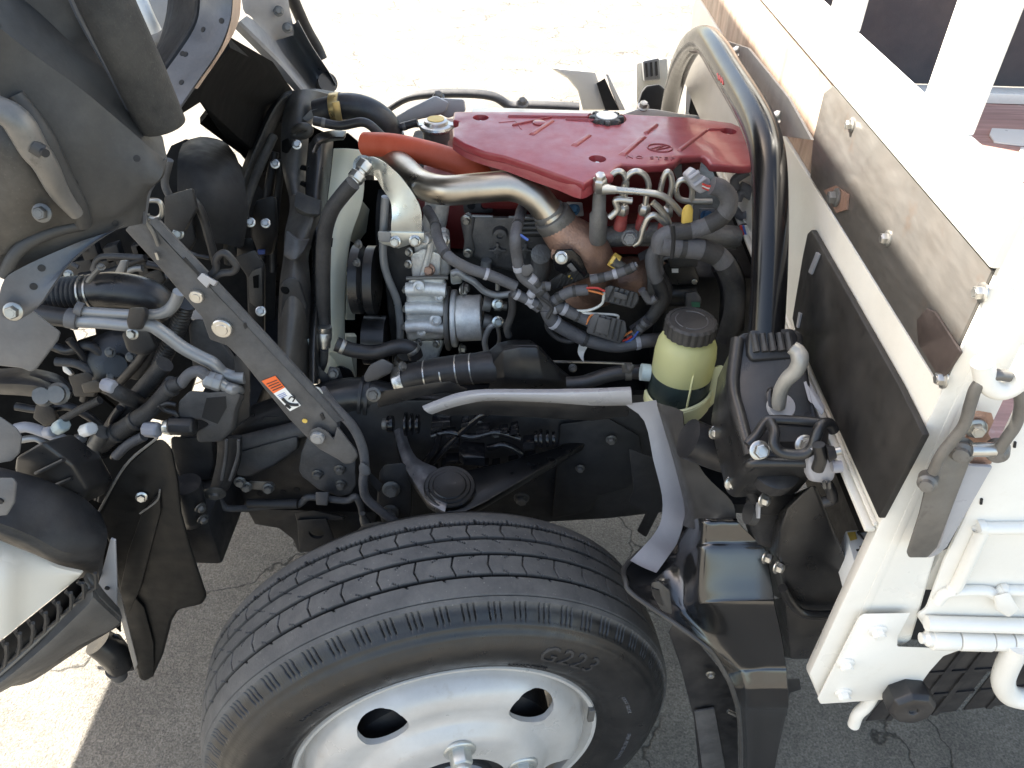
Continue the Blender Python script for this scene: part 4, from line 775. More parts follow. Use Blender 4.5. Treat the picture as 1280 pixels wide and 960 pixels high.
# air intake hose with steel rings, moulded duct
add('intake_hose', eng, M['rubber'], g_tube(P([(496, 478), (525, 470), (560, 464), (600, 460), (622, 458)], y=.44), [.024, .0245, .025, .026], 26), label='black rubber intake hose with bright steel rings')
for px, py in ((533, 469), (553, 466), (572, 463), (590, 461)): add('hose_ring', eng, M['zinc'], g_tube(P([(px-.8, py+.2), (px+.8, py)], y=.44), .0258, 28))
add('hose_clamp', eng, M['zinc'], g_tube(P([(497, 478), (508, 475)], y=.44), .0262, 26), bev=.0006); add('clamp_screw', eng, M['bolt'], g_bolt(U(503, 458, y=.42), (.6, -.5, .5), .0065))
add('intake_duct', eng, M['satinblack'], g_surf([P([(606, 444, .45), (612, 458, .425), (614, 472, .42), (610, 490, .43)], y=.44), P([(622, 431, .46), (628, 438, .42), (630, 472, .405), (628, 490, .425)], y=.44), P([(640, 427, .46), (648, 434, .415), (652, 474, .40), (650, 490, .425)], y=.44), P([(662, 427, .46), (672, 434, .415), (678, 474, .40), (676, 490, .425)], y=.44), P([(676, 436, .46), (694, 458, .42), (702, 476, .41), (700, 490, .43)], y=.44), P([(698, 462, .46), (714, 474, .44), (720, 484, .43), (718, 490, .44)], y=.44)], .01, 1, 1), bev=.007, seg=3, bang=9, label='moulded black intake duct beside the reservoir hose')
add('reservoir_hose', eng, M['rubber'], g_tube(P([(708, 480), (730, 478), (755, 470), (780, 465), (800, 465)], y=.40), .0115, 18)); add('hose_clamp', eng, M['bolt'], g_tube(P([(781, 465), (789, 464.5)], y=.40), .0135, 20)); add('clamp_ear', eng, M['bolt'], g_poly(P([(777, 456), (783, 455), (785, 463), (790, 455), (794, 457), (788, 467), (778, 466)], y=.385), (0, .006, 0)), bev=.001)
add('steel_rod', eng, M['steelpipe'], g_tube(P([(690, 452), (745, 453), (790, 455)], y=.50), .0025, 8)); add('rod_bolt', eng, M['bolt'], g_bolt(U(716, 460, y=.47), (0, -.9, .5), .006))
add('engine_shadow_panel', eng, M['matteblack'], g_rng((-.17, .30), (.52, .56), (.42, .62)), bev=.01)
add('rear_hose', eng, M['rubber'], g_tube(P([(905, 330), (916, 360), (914, 410)], y=.58), .022, 18))
add('rear_bracket', eng, M['chassis'], g_poly(P([(868, 395), (888, 400), (892, 425), (898, 445), (885, 460), (862, 440)], y=.50), (0, .02, 0)), bev=.003)
# reservoir
RC = U(851, 470, y=.36); rb = RC+Vector((0, 0, -.045)); k = .0405
def resmat():
    m = bpy.data.materials.new('translucent_reservoir'); m.use_nodes = True; t = m.node_tree; N = t.nodes; L = t.links; b = N['Principled BSDF']
    b.inputs['Base Color'].default_value = (.82, .82, .44, 1); b.inputs['Roughness'].default_value = .35
    tr = N.new('ShaderNodeBsdfTranslucent'); tr.inputs[0].default_value = (.86, .86, .46, 1); tp = N.new('ShaderNodeBsdfTransparent'); tp.inputs[0].default_value = (.92, .93, .72, 1)
    m1 = N.new('ShaderNodeMixShader'); m1.inputs[0].default_value = .45; L.new(b.outputs[0], m1.inputs[1]); L.new(tr.outputs[0], m1.inputs[2])
    m2 = N.new('ShaderNodeMixShader'); m2.inputs[0].default_value = .12; L.new(m1.outputs[0], m2.inputs[1]); L.new(tp.outputs[0], m2.inputs[2]); L.new(m2.outputs[0], N['Material Output'].inputs[0]); return m
M['res'] = resmat()
res = add('fluid_reservoir', None, M['res'], g_lathe(rb, NZ, [(.0440, .052), (.0445, .056), (.0445, .088), (.0425, .104), (.037, .116), (.030, .121), (.030, .128)], 48), label='translucent yellow fluid reservoir half full of dark oil')
add('reservoir_fluid', res, M['fluid'], g_lathe(rb, NZ, [(.030, -.004), (.0425, .0), (.0444, .006), (.0444, .054)], 48))
add('reservoir_seam', res, mat('reservoir_seam', (.74, .73, .40), .4), g_tube([rb+Vector((.006, -.0445, .002)), rb+Vector((.006, -.0443, .07)), rb+Vector((.006, -.041, .085))], .0016, 6))
cp = rb+Vector((0, 0, .124))
def knurl(c, r, h, n=144):
    V = []; F = []; rows = [(0, 1), (h-.003, 1), (h, .94), (h, .86), (h-.0012, .85), (h-.0012, .0001)]
    for z_, s in rows:
        for q in range(n):
            t = 2*math.pi*q/n; w = .0018*abs(math.sin(11*t)) if s > .95 else 0; V.append(c+Vector(((r+w)*s*math.cos(t), (r+w)*s*math.sin(t), z_)))
    for i in range(len(rows)-1):
        for q in range(n): q2 = (q+1) % n; F.append((i*n+q, i*n+q2, (i+1)*n+q2, (i+1)*n+q))
    F.append(tuple(range(n))[::-1]); return V, F
rcap = add('reservoir_cap', res, M['cap'], knurl(cp, .0352, .022), label='black knurled screw cap')
for a0, a1, rr in ((2.4, 4.0, .0225), (4.2, 6.6, .0225), (.5, 1.8, .0225)):
    add('cap_lettering', res, M['conn'], g_tube([cp+Vector((rr*math.cos(a0+(a1-a0)*i/12), rr*math.sin(a0+(a1-a0)*i/12), .0212)) for i in range(13)], .0009, 6, 1))
holder = mat('pale_plastic_holder', (.70, .70, .42), .4, var=.08, dust=.2, dcol=(.5, .48, .3))
hr = []
for zz, rr in ((-.016, .036), (-.010, .046), (.0, .050), (.010, .050), (.012, .047)):
    hr.append([rb+Vector((rr*math.cos(t), rr*math.sin(t), zz + (.002+.016*max(0, math.cos(t+.2)))*(1 if zz > 0 else 0))) for t in [math.pi*1.0+math.pi*1.02*i/24 for i in range(25)]])
add('reservoir_holder', res, holder, g_surf(hr, .003, 1, 1, (0, .3, 1)), g_lathe(rb, NZ, [(.03, -.018), (.036, -.016), (.044, -.008), (.046, -.004)], 36), bev=0)
add('reservoir_holder', res, holder, g_poly(P([(888, 462), (903, 455), (907, 462), (897, 500), (885, 512), (872, 514), (880, 498), (886, 480)], y=.345), (0, .03, 0)), bev=.004)
add('holder_clip', res, M['cap'], g_poly(P([(898, 462), (908, 460), (908, 492), (896, 508), (890, 505)], y=.35), (0, .04, 0)), bev=.003)
add('reservoir_spigot', res, M['connteal'], g_tube(P([(801, 465), (812, 466)], y=.365), .013, 16))
# ------------------------------------------------------------------ frame rail, suspension and brackets above the wheel
rail = add('chassis_rail', None, M['chassis'], g_poly(P([(300, 548), (330, 520), (420, 520), (480, 500), (600, 500), (830, 492), (838, 600), (830, 640), (760, 648), (690, 652), (560, 664), (500, 668), (440, 650), (300, 640), (262, 624), (255, 590)], y=.44), (0, .07, 0)), bev=.004, label='dusty black chassis rail above the tyre')
add('rail_far', rail, M['chassis'], g_rng((-1.2, .6), (1.18, 1.26), (.42, .66)))
add('bay_dark_sheet', rail, M['matteblack'], g_rng((-.33, .55), (.50, 1.20), (.36, .385)))  # black sheet added so the bay stays dark and ground is hidden
add('cross_member', rail, M['chassis'], g_rng((-.62, -.50), (.3, 1.3), (.40, .52)), bev=.01)
for px, py, r in ((880, 0, 0),): pass
for px, py in ((293, 596), (312, 603), (325, 617), (354, 615), (371, 612), (540, 660), (700, 560), (760, 560), (690, 600), (780, 590)):
    add('rail_hole', rail, M['matteblack'], g_lathe(U(px, py, y=.4395), NY, [(.0055, -.002), (.0055, .001)], 14))
# lower corner of the frame with towing eye plate
add('lower_gusset', rail, M['chassis'], g_poly(P([(308, 636), (470, 640), (470, 690), (372, 690), (366, 674), (348, 660), (318, 655)], y=.41), (0, .03, 0)), bev=.003)
tow = add('tow_plate', rail, M['chassis'], g_poly(P([(371, 650), (408, 648), (424, 690), (374, 690)], y=.36), (0, .01, 0)), bev=.002)
cut(tow, [g_lathe(U(397, 662, y=.37), NY, [(.0135, -.02), (.0135, .03)], 24)])
add('tow_top', rail, M['chassis'], g_poly(P([(368, 641), (392, 638), (430, 646), (428, 650), (371, 652)], y=.365), (0, .05, -.002)), bev=.002)
# tilt stay bracket with bolts
stb = add('stay_bracket', None, M['chassisgrey'], g_poly(P([(383, 548), (392, 538), (430, 545), (444, 572), (445, 606), (438, 617), (424, 621), (398, 612), (378, 596), (373, 588), (376, 566)], y=.37), (0, .012, 0)), bev=.003, label='dusty grey bolted bracket at the foot of the cab stay')
for px, py, k in ((397, 592, 'darkbolt'), (426, 605, 'bolt'), (425, 586, 'darkbolt')): add('bracket_bolt', stb, M[k], g_bolt(U(px, py, y=.369), NY, .0085, .3, 1.5))
# brake pipes
add('brake_pipe', None, M['chassisgrey'], g_tube(P([(272, 618), (279, 632), (292, 636), (345, 632), (372, 631), (384, 622), (400, 622), (432, 626), (444, 621), (450, 630), (453, 643)], y=.36), .006, 12))
add('brake_pipe', None, M['chassis'], g_tube(P([(310, 629), (372, 630)], y=.355), .0085, 12))
add('pipe_clip', None, M['conn'], g_poly(P([(394, 615), (411, 615), (409, 632), (395, 631)], y=.345), (0, .012, 0)), bev=.002)
add('bleed_nipple', None, M['bolt'], g_tube(P([(453, 642), (455, 650), (458, 656)], y=.34), [.005, .008, .009], 10)); add('pipe_stay', None, M['darkbolt'], g_poly(P([(446, 664), (455, 655), (474, 652), (490, 655), (470, 662), (448, 668)], y=.33), (0, .01, 0)), bev=.001)
bh = add('brake_hose', None, M['greyhose'], g_tube(P([(402, 487), (415, 505), (440, 532), (452, 556), (456, 580), (454, 605), (458, 622), (475, 638), (505, 660)], y=.33), .0075, 14), label='grey flexible brake hose dropping behind the tyre')
add('hose_guide', bh, M['conn'], g_poly(P([(448, 582), (452, 577), (462, 584), (463, 593), (455, 596), (449, 592)], y=.315), (0, .012, 0)), bev=.003); add('guide_arm', bh, M['chassis'], g_poly(P([(452, 592), (462, 590), (478, 605), (474, 616)], y=.34), (0, .006, 0)), bev=.001)
add('stay_wire', bh, M['wirewhite'], g_tube(P([(388, 484), (398, 486), (402, 492)], y=.26), .0022, 6)); add('wire_plug', bh, M['conngrey'], g_poly(P([(378, 482), (390, 484), (391, 494), (381, 494)], y=.26), (0, .01, 0)), bev=.003)
# two big bolts of the suspension bracket
sb = add('suspension_bracket', None, M['chassis'], g_poly(P([(474, 590), (480, 580), (505, 578), (515, 600), (514, 655), (478, 656), (470, 630)], y=.35), (0, .03, 0)), bev=.005)
for px, py in ((489, 611), (488, 640)): add('bracket_bolt', sb, M['darkbolt'], g_bolt(U(px, py, y=.345), (.1, -1, .25), .0125, .3, 1.55))
# upper wishbone, oily black, with ball joint rings
arm = add('upper_wishbone', None, M['armblack'], g_poly(P([(492, 518), (502, 516), (504, 540), (512, 566), (538, 585), (565, 590), (620, 580), (690, 560), (740, 540), (742, 548), (660, 596), (606, 628), (580, 640), (555, 640), (534, 628), (516, 602), (500, 575), (494, 550)], z=.60), (0, .004, -.02)), bev=.004, label='oily black wishbone arm with ringed ball joint')
M['oilgrey'] = mat('oily_steel_highlight', (.15, .15, .16), .38, .6, var=.5, vscale=40, dust=.3, dcol=(.03, .03, .03))  # paler tone carries the bright highlight along the black arm
add('wishbone_rib', arm, M['oilgrey'], g_surf([P([(491, 517), (494, 545), (504, 578), (520, 606), (536, 628), (556, 640)], z=.606), P([(498, 516), (501, 544), (513, 574), (534, 596), (544, 620), (558, 632)], z=.612), P([(505, 517), (508, 544), (521, 572), (550, 588), (552, 612), (562, 626)], z=.606)], .004, 4, 3, (0, 0, -1)))
jc = U(562, 608, z=.613)
for r, h in ((.041, 0), (.034, .0018), (.027, .0036)):
    add('joint_ring', arm, M['armblack'], g_lathe(jc, (0, -.12, 1), [(r, h-.012), (r, h), (r-.0015, h+.0015), (r-.0045, h+.001), (.0001, h+.0005)], 48))
for x0, x1, r in ((484, 492, .014), (506, 509, .02), (513, 516, .018), (520, 524, .016), (478, 484, .009)): add('arm_bush', arm, M['glossblack'] if r > .01 else M['bolt'], g_tube(P([(x0, 530), (x1, 530)], y=.40), r, 24), bev=.001)
for x0, r in ((668, .013), (674, .016), (682, .014), (690, .012)): add('arm_bush', arm, M['glossblack'], g_tube(P([(x0, 548), (x0+4, 548)], y=.40), r, 20), bev=.001)
add('oily_plate', None, M['glossblack'], g_poly(P([(574, 556), (580, 551), (606, 553), (606, 572), (580, 571), (573, 565)], z=.63), (0, 0, -.02)), bev=.002)
for i in range(26):
    px = 535+random.random()*130; py = 525+random.random()*70
    o = add('oily_fitting', None, M['oilblack'], g_box(U(px, py, y=.405), (.012+.02*random.random(), 0, .004), (0, .02, 0), (0, 0, .006+.012*random.random())), bev=.002)
for p in ([(540, 545), (560, 540), (590, 546), (620, 540), (650, 548)], [(530, 580), (545, 560), (548, 540)], [(610, 560), (630, 556), (650, 566), (655, 580)], [(520, 600), (600, 520), (660, 515)]): add('oily_pipe', None, M['oilblack'], g_tube(P(p, y=.40), .006, 10))
for px, py, r in ((620, 540, .008), (652, 622, .012), (764, 549, .008), (600, 530, .006), (548, 600, .006), (725, 585, .007)): add('oily_bolt', None, M['darkbolt'], g_bolt(U(px, py, y=.42), NY, r))
# splash lining round the wheel at the rear
add('splash_lining', None, M['matteblack'], g_poly(P([(700, 530), (760, 522), (800, 545), (805, 590), (785, 610), (748, 620), (738, 640), (690, 648)], y=.43), (0, .01, 0)), bev=.004)
add('splash_lining', None, M['matteblack'], g_poly(P([(786, 560), (826, 575), (830, 628), (808, 672), (796, 664), (808, 640), (785, 630), (792, 610)], y=.36), (0, .01, 0)), bev=.004)
# grey stamped stay over the wishbone
lp = add('guard_lip', None, M['lightgrey'], g_surf([P([(528, 508, .33), (548, 500, .32), (575, 491, .31), (610, 487, .30), (680, 487, .30), (740, 486, .30), (788, 484, .30)], y=.3), P([(530, 512, .32), (552, 504, .31), (580, 495, .295), (612, 491, .285), (680, 491, .285), (740, 490, .285), (789, 488, .285)], y=.3), P([(535, 516, .32), (558, 508, .31), (585, 500, .295), (614, 497, .285), (680, 498, .285), (740, 500, .285), (790, 502, .285)], y=.3), P([(540, 518, .33), (560, 511, .32), (588, 504, .305), (616, 501, .30), (680, 503, .30), (740, 507, .30), (790, 507, .30)], y=.3)], .002, 3, 3), label='light grey pressed steel lip over the wishbone')
add('lip_web', lp, M['satinblack'], g_poly(P([(528, 512), (560, 500), (600, 500), (788, 500), (786, 520), (740, 526), (600, 518), (560, 520)], y=.335), (0, .012, 0)), bev=.002)
add('black_stay', None, M['satinblack'], g_poly(P([(470, 490), (520, 482), (545, 478), (562, 477), (585, 486), (580, 490), (556, 490), (522, 497), (472, 510)], y=.345), (0, .008, 0)), bev=.0015)
add('stay_bolt', None, M['bolt'], g_bolt(U(467, 493, y=.34), (0, -.9, .5), .0095, .3, 1.5))
# round cross tube with fittings below the pump
ct = add('torsion_tube', None, M['satinblack'], g_tube(P([(285, 548), (330, 528), (400, 505), (450, 494), (520, 505), (600, 510)], y=.47), [.036, .036, .033, .028, .026], 24))
for px in (450, 458): add('tube_band', ct, M['rubber'], g_tube(P([(px, 494+(px-450)*.15), (px+4, 494.5+(px-450)*.15)], y=.468), .034, 24))
add('tube_shoulder', ct, M['chassisgrey'], g_tube(P([(300, 555), (360, 540), (420, 525)], y=.42), .015, 14))
add('plug_block', None, M['conn'], g_poly(P([(454, 470), (462, 456), (478, 448), (492, 456), (488, 466), (470, 475), (456, 478)], y=.42), (0, .03, 0)), bev=.004)
add('wishbone_mount', None, M['chassisgrey'], g_poly(P([(290, 568), (330, 556), (372, 545), (372, 560), (340, 582), (310, 596), (296, 594)], y=.40), (0, .03, 0)), bev=.004)
lk = add('sway_link', None, M['chassis'], g_surf([P([(272, 550), (270, 580), (262, 612)], y=.34), P([(285, 548), (284, 582), (274, 614)], y=.33), P([(300, 548), (298, 582), (284, 614)], y=.34)], .012, 3, 3), label='black link with large dished washer at its lower end')
for dx in (0, 15): add('link_edge', lk, M['chassisgrey'], g_tube(P([(283+dx, 550), (282+dx, 570), (277+dx*.7, 600)], y=.325), .0025, 8))
add('link_washer', lk, M['darkbolt'], g_lathe(U(268, 616, y=.33), (.15, -.75, -.2), [(.004, -.004), (.0185, 0), (.0185, .003), (.009, .006), (.008, .010), (.0001, .011)], 30))
for px, py in ((300, 602), (308, 608), (335, 610)): add('link_bolt', lk, M['darkbolt'], g_bolt(U(px, py, y=.35), (.2, -1, .2), .0085))
add('clamp_plate', lk, M['worn'], g_poly(P([(311, 601), (340, 602), (344, 606), (343, 613), (338, 614), (312, 611)], y=.36), (0, .006, 0)), bev=.002)
add('bump_stop', None, M['rubber'], g_tube(P([(232, 605), (238, 622), (242, 645), (236, 655)], y=.30), [.024, .022, .020, .012], 18)); add('stop_bolt', None, M['darkbolt'], g_bolt(U(250, 634, y=.28), (.7, -.6, -.2), .008)); add('stop_bolt', None, M['darkbolt'], g_bolt(U(253, 648, y=.28), (.7, -.6, -.2), .008))
bt = add('stay_block', None, M['chassisgrey'], g_poly(P([(222, 502), (236, 488), (262, 490), (285, 488), (302, 492), (294, 512), (290, 535), (278, 552), (246, 553), (244, 540), (262, 530), (250, 524), (222, 526)], y=.33), (0, .05, 0)), bev=.005, label='worn grey cast block under the cab stay')
add('block_recess', bt, M['matteblack'], g_poly(P([(258, 498), (282, 496), (283, 510), (272, 530), (252, 522)], y=.329), (0, .004, 0)))
add('front_bracket', None, M['chassis'], g_poly(P([(212, 545), (265, 548), (268, 580), (262, 600), (225, 600), (214, 575)], y=.37), (0, .05, 0)), bev=.006)
add('vertical_strap', None, M['rubber'], g_poly(P([(293, 445), (312, 440), (312, 520), (300, 530), (294, 535)], y=.36), (0, .006, 0)), bev=.001)
# ------------------------------------------------------------------ tilted cab, seen from below and behind
def pl3(pts): return [U(p[0], p[1], y=p[2]) for p in pts]
cab = add('tilted_cab', None, M['cabgrey'], g_surf([pl3([(-60, -20, .06), (0, 35, .09), (50, 74, .105), (100, 110, .12), (150, 152, .135), (206, 200, .15)]),
      pl3([(-60, 60, .06), (0, 120, .08), (50, 150, .09), (98, 180, .10), (140, 205, .115), (201, 222, .135)]),
      pl3([(-60, 160, .05), (0, 200, .07), (60, 225, .085), (105, 250, .095), (145, 262, .11), (183, 240, .13)]),
      pl3([(-60, 260, .05), (0, 300, .07), (60, 300, .085), (100, 285, .095), (140, 275, .11), (179, 262, .13)]),
      pl3([(-60, 340, .05), (0, 345, .07), (65, 335, .085), (104, 304, .095), (150, 286, .115), (176, 280, .13)])], .006, 3, 3), label='dusty grey underside of the tilted cab')
add('side_sill', cab, M['cabgrey'], g_surf([pl3([(-60, -20, .06), (0, 35, .09), (50, 74, .105), (100, 110, .12), (150, 152, .135), (206, 200, .15)]), pl3([(-40, -40, .13), (30, 0, .15), (80, 45, .155), (120, 85, .16), (160, 130, .17), (200, 172, .175)]), pl3([(20, -60, .16), (84, -5, .165), (110, 40, .17), (136, 82, .172), (165, 130, .175), (190, 168, .18)])], .006, 3, 1))
add('sill_flange', cab, M['cabgrey2'], g_tube(pl3([(82, -20, .15), (104, 28, .155), (134, 82, .158), (160, 132, .162), (176, 166, .166)]), .0035, 8))
add('seal_roll', cab, M['foam'], g_tube(pl3([(112, -45, .16), (128, -8, .16), (152, 44, .16), (176, 96, .165), (203, 157, .17)]), [.0235, .0235, .0235, .0235, .0225], 24), bev=.001, label='thick black foam seal roll')
# wheelhouse arch of the cab bracket
add('cab_leg', cab, M['cabgrey2'], g_surf([pl3([(105, 300, .09), (128, 293, .10), (152, 283, .11)]), pl3([(62, 318, .075), (92, 322, .08), (112, 306, .085)]), pl3([(26, 335, .06), (60, 350, .065), (84, 332, .07)]), pl3([(5, 350, .05), (36, 368, .055), (62, 362, .06)]), pl3([(-2, 380, .045), (26, 386, .05), (50, 380, .055)]), pl3([(2, 396, .045), (18, 402, .05), (34, 394, .055)])], .006, 3, 3), bev=0)
dots('drain_hole', cab, M['matteblack'], bpy.data.objects['cab_leg'], ((52, 335), (42, 358)), .0034)
add('leg_bolt', cab, M['bolt'], g_bolt(U(17, 389, y=.040), (.2, -1, .35), .0075, .3, 1.5))
rc = add('hinge_recess', cab, M['recess'], g_surf([pl3([(-30, 120, .075), (0, 126, .075), (20, 140, .078), (30, 160, .08)]), pl3([(-30, 160, .06), (0, 165, .055), (30, 180, .06), (50, 200, .07)]), pl3([(-30, 220, .06), (10, 215, .05), (45, 225, .058), (64, 226, .072)]), pl3([(-30, 300, .06), (10, 275, .058), (60, 262, .066), (96, 262, .08)]), pl3([(-30, 325, .06), (10, 316, .065), (55, 288, .075), (96, 278, .085)])], .004, 3, 3), label='worn grey stamped recess with bolt')
add('recess_ridge', rc, M['worn'], g_tube(pl3([(-10, 132, .05), (20, 150, .05), (42, 186, .052), (56, 205, .055), (74, 240, .062), (96, 268, .07)]), [.010, .012, .011, .009, .006], 12))
add('recess_edge', rc, M['cabgrey'], g_tube(pl3([(20, 118, .085), (44, 152, .084), (62, 186, .084), (80, 226, .086), (98, 260, .09), (104, 280, .094)]), [.006, .009, .009, .008], 12))
add('recess_edge', rc, M['cabgrey'], g_tube(pl3([(104, 280, .094), (70, 288, .082), (34, 304, .07), (16, 322, .062), (6, 345, .058)]), .006, 12))
add('recess_bolt', rc, M['bolt'], g_bolt(U(53, 266, y=.055), (.1, -1, .4), .0072)); add('recess_boss', rc, M['cabgrey'], g_tube(pl3([(40, 182, .045), (54, 190, .046)]), .006, 12)); add('recess_boss', rc, M['matteblack'], g_lathe(U(54, 190, y=.043), (.8, -.6, 0), [(.0035, 0), (.0035, .004)], 12))
dots('drain_hole', cab, M['matteblack'], cab, ((144, 279), (171, 198), (93, 228)), .0032)
# edge return of the panel
add('panel_return', cab, M['cabgrey2'], g_surf([pl3([(206, 198, .15), (200, 212, .142), (184, 238, .135), (180, 258, .132), (178, 280, .13)]), pl3([(208, 202, .19), (203, 215, .18), (188, 240, .175), (184, 260, .172), (181, 281, .17)])], .003, 3, 1))
# sky-tinted grey wheelhouse flange and the door opening behind it
wf = add('wheelhouse_flange', cab, M['cabgrey2'], g_surf([pl3([(246, -40, .40), (250, 0, .40), (246, 28, .39), (232, 54, .37), (202, 96, .34), (170, 140, .32)]), pl3([(270, -40, .385), (272, 0, .385), (268, 30, .375), (252, 66, .355), (222, 108, .325), (192, 150, .305)]), pl3([(288, -40, .38), (290, 0, .38), (286, 30, .37), (272, 64, .35), (242, 108, .32), (212, 152, .30)])], .008, 3, 3), label='curved grey wheelhouse flange of the cab, tinted with sky reflection')
add('flange_edge', wf, M['board'], g_surf([pl3([(289, -40, .38), (291, 0, .38), (287, 32, .37), (274, 65, .35), (243, 110, .32)]), pl3([(299, -40, .40), (300, 0, .40), (296, 30, .39), (278, 64, .36), (246, 111, .325)])], .003, 3, 1))
add('flange_seal', wf, M['matteblack'], g_tube(pl3([(248, -30, .41), (249, 4, .41), (244, 30, .40), (230, 54, .38), (200, 98, .35)]), .005, 8))
dots('flange_hole', wf, M['matteblack'], wf, ((254, 37), (228, 67), (232, 68), (227, 103), (207, 101), (277, 26)), .0032)
add('inner_tub', cab, M['chassis'], g_surf([pl3([(246, -40, .45), (246, 10, .45), (236, 45, .43), (200, 95, .40)]), pl3([(222, -40, .52), (222, 5, .52), (212, 40, .5), (195, 75, .46)]), pl3([(212, -30, .62), (208, 15, .6), (200, 48, .58), (192, 66, .55)])], .006, 4, 3))
add('door_trim', cab, M['cablight'], g_poly(pl3([(140, -30, .66), (218, -30, .70), (212, 20, .68), (196, 55, .66), (150, 45, .64)]), (0, .03, -.02)), bev=.006)
add('trim_fold', cab, M['white'], g_tube(pl3([(172, -5, .62), (182, 20, .60), (192, 40, .6)]), .012, 10))
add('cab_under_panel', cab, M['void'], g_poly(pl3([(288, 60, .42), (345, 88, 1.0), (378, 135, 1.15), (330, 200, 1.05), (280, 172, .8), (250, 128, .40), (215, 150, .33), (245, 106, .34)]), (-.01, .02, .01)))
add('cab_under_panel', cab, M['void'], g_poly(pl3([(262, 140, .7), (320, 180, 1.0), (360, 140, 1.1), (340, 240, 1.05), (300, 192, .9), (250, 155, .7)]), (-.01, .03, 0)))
# far side wheelhouse of the cab
fw = add('far_wheelhouse', cab, M['cablight'], g_surf([pl3([(292, 34, .95), (320, 62, 1.0), (345, 88, 1.05), (372, 118, 1.1), (388, 138, 1.12)]), pl3([(300, 26, .94), (330, 55, 1.0), (356, 82, 1.06), (380, 112, 1.1), (398, 132, 1.12)]), pl3([(308, 20, 1.0), (336, 38, 1.08), (350, 62, 1.12), (372, 90, 1.16), (398, 122, 1.2)])], .004, 3, 3), label='light grey far wheelhouse pressing')
add('far_trough', fw, M['pipegrey'], g_surf([pl3([(330, 30, 1.08), (352, 70, 1.12), (376, 105, 1.16), (388, 122, 1.16)]), pl3([(346, 25, 1.18), (368, 62, 1.22), (390, 95, 1.26), (402, 118, 1.24)]), pl3([(366, 30, 1.2), (382, 60, 1.24), (402, 90, 1.26), (416, 108, 1.24)]), pl3([(372, 25, 1.1), (390, 58, 1.14), (410, 88, 1.18), (420, 106, 1.18)])], .004, 3, 4))
add('trough_end', fw, M['satinblack'], g_tube(pl3([(404, 108, 1.2), (410, 103, 1.18)]), [.018, .022], 20))
add('far_pressing', fw, M['cablight'], g_surf([pl3([(300, -30, 1.0), (330, -30, 1.05), (356, -30, 1.1)]), pl3([(304, 12, 1.0), (334, 0, 1.05), (360, 5, 1.1)]), pl3([(315, 22, 1.02), (345, 30, 1.08), (366, 34, 1.12)]), pl3([(336, 52, 1.04), (345, 50, 1.1), (366, 44, 1.12)])], .006, 3, 3))
for px, py in ((348, 14), (359, 35)): add('pressing_bolt', fw, M['darkbolt'], g_bolt(U(px, py, y=1.07), (.3, -.8, .4), .0085))
add('far_edge', fw, M['chassis'], g_tube(pl3([(362, -10, 1.3), (382, 35, 1.34), (396, 60, 1.36), (402, 74, 1.36)]), .014, 10))
add('far_tab', fw, M['lightgrey'], g_poly(pl3([(392, 57, 1.38), (397, 58, 1.38), (403, 72, 1.38), (399, 76, 1.38)]), (0, .005, 0)))
# cab stay: long folded bar between cab and frame
d0, d1 = U(168, 275, y=.22), U(415, 552, y=.245)
bar = add('cab_stay', None, M['chassisgrey'], g_poly([*P([(156, 287), (166, 277), (186, 276), (204, 298), (240, 336), (300, 398), (350, 452), (395, 500), (420, 528), (428, 545), (420, 556), (405, 560), (385, 548), (362, 524), (334, 490), (302, 450), (284, 432), (262, 424), (252, 396), (226, 366), (200, 335)], y=.215)], (0, .006, 0)), bev=.0015, label='dark grey folding cab stay bar with orange and white label')
top = P([(180, 262), (204, 288), (240, 326), (300, 390), (350, 445), (395, 494), (424, 528)], y=.216)
add('stay_flange', bar, M['chassisgrey'], g_surf([P([(186, 277), (205, 298), (241, 336), (300, 398), (350, 452), (395, 500), (420, 528)], y=.2145), P([(194, 272), (214, 294), (250, 332), (308, 394), (358, 448), (402, 496), (427, 526)], y=.222), P([(197, 272), (217, 294), (253, 332), (311, 394), (361, 448), (405, 496), (430, 526)], y=.245)], .002, 3, 1, (0, 1, -.2)))
lo = add('stay_foot', bar, M['chassisgrey'], g_poly(P([(384, 548), (388, 537), (398, 533), (408, 538), (417, 548), (421, 532), (444, 562), (447, 570), (440, 579), (430, 580), (424, 575), (400, 562)], y=.205), (0, .02, 0)), bev=.003)
for px, py, r, k in ((246, 370, .0085, 'zinc'), (278, 410, .0125, 'zinc'), (397, 547, .0095, 'pipegrey')): add('stay_rivet', bar, M[k], g_lathe(U(px, py, y=.212 if px < 380 else .203), (0, -1, .05), [(r, -.004), (r, .002), (r*.9, .0035), (r*.6, .004), (r*.55, .005), (.0001, .005)], 28))
for a, b in (((172, 281), (178, 272)), ((190, 311), (196, 309))): pass
for q in ([(229, 324), (231, 322), (249, 342), (247, 344)], [(304, 406), (307, 404), (309, 410), (306, 412)], [(400, 519), (403, 517), (406, 524), (403, 526)]): add('stay_slot', bar, M['matteblack'], g_poly(P(q, y=.2125), (0, .002, 0)))
add('stay_clip', bar, M['lightgrey'], g_poly(P([(246, 348), (252, 341), (271, 352), (267, 358), (262, 354), (258, 360)], y=.209), (0, .012, 0)), bev=.001)
add('stay_handle', bar, M['chassis'], g_tube(P([(262, 345), (270, 336), (270, 325), (276, 317), (284, 318), (294, 330), (295, 335), (290, 340), (275, 342), (264, 350)], y=.225), .0042, 10), label='black triangular pull handle')
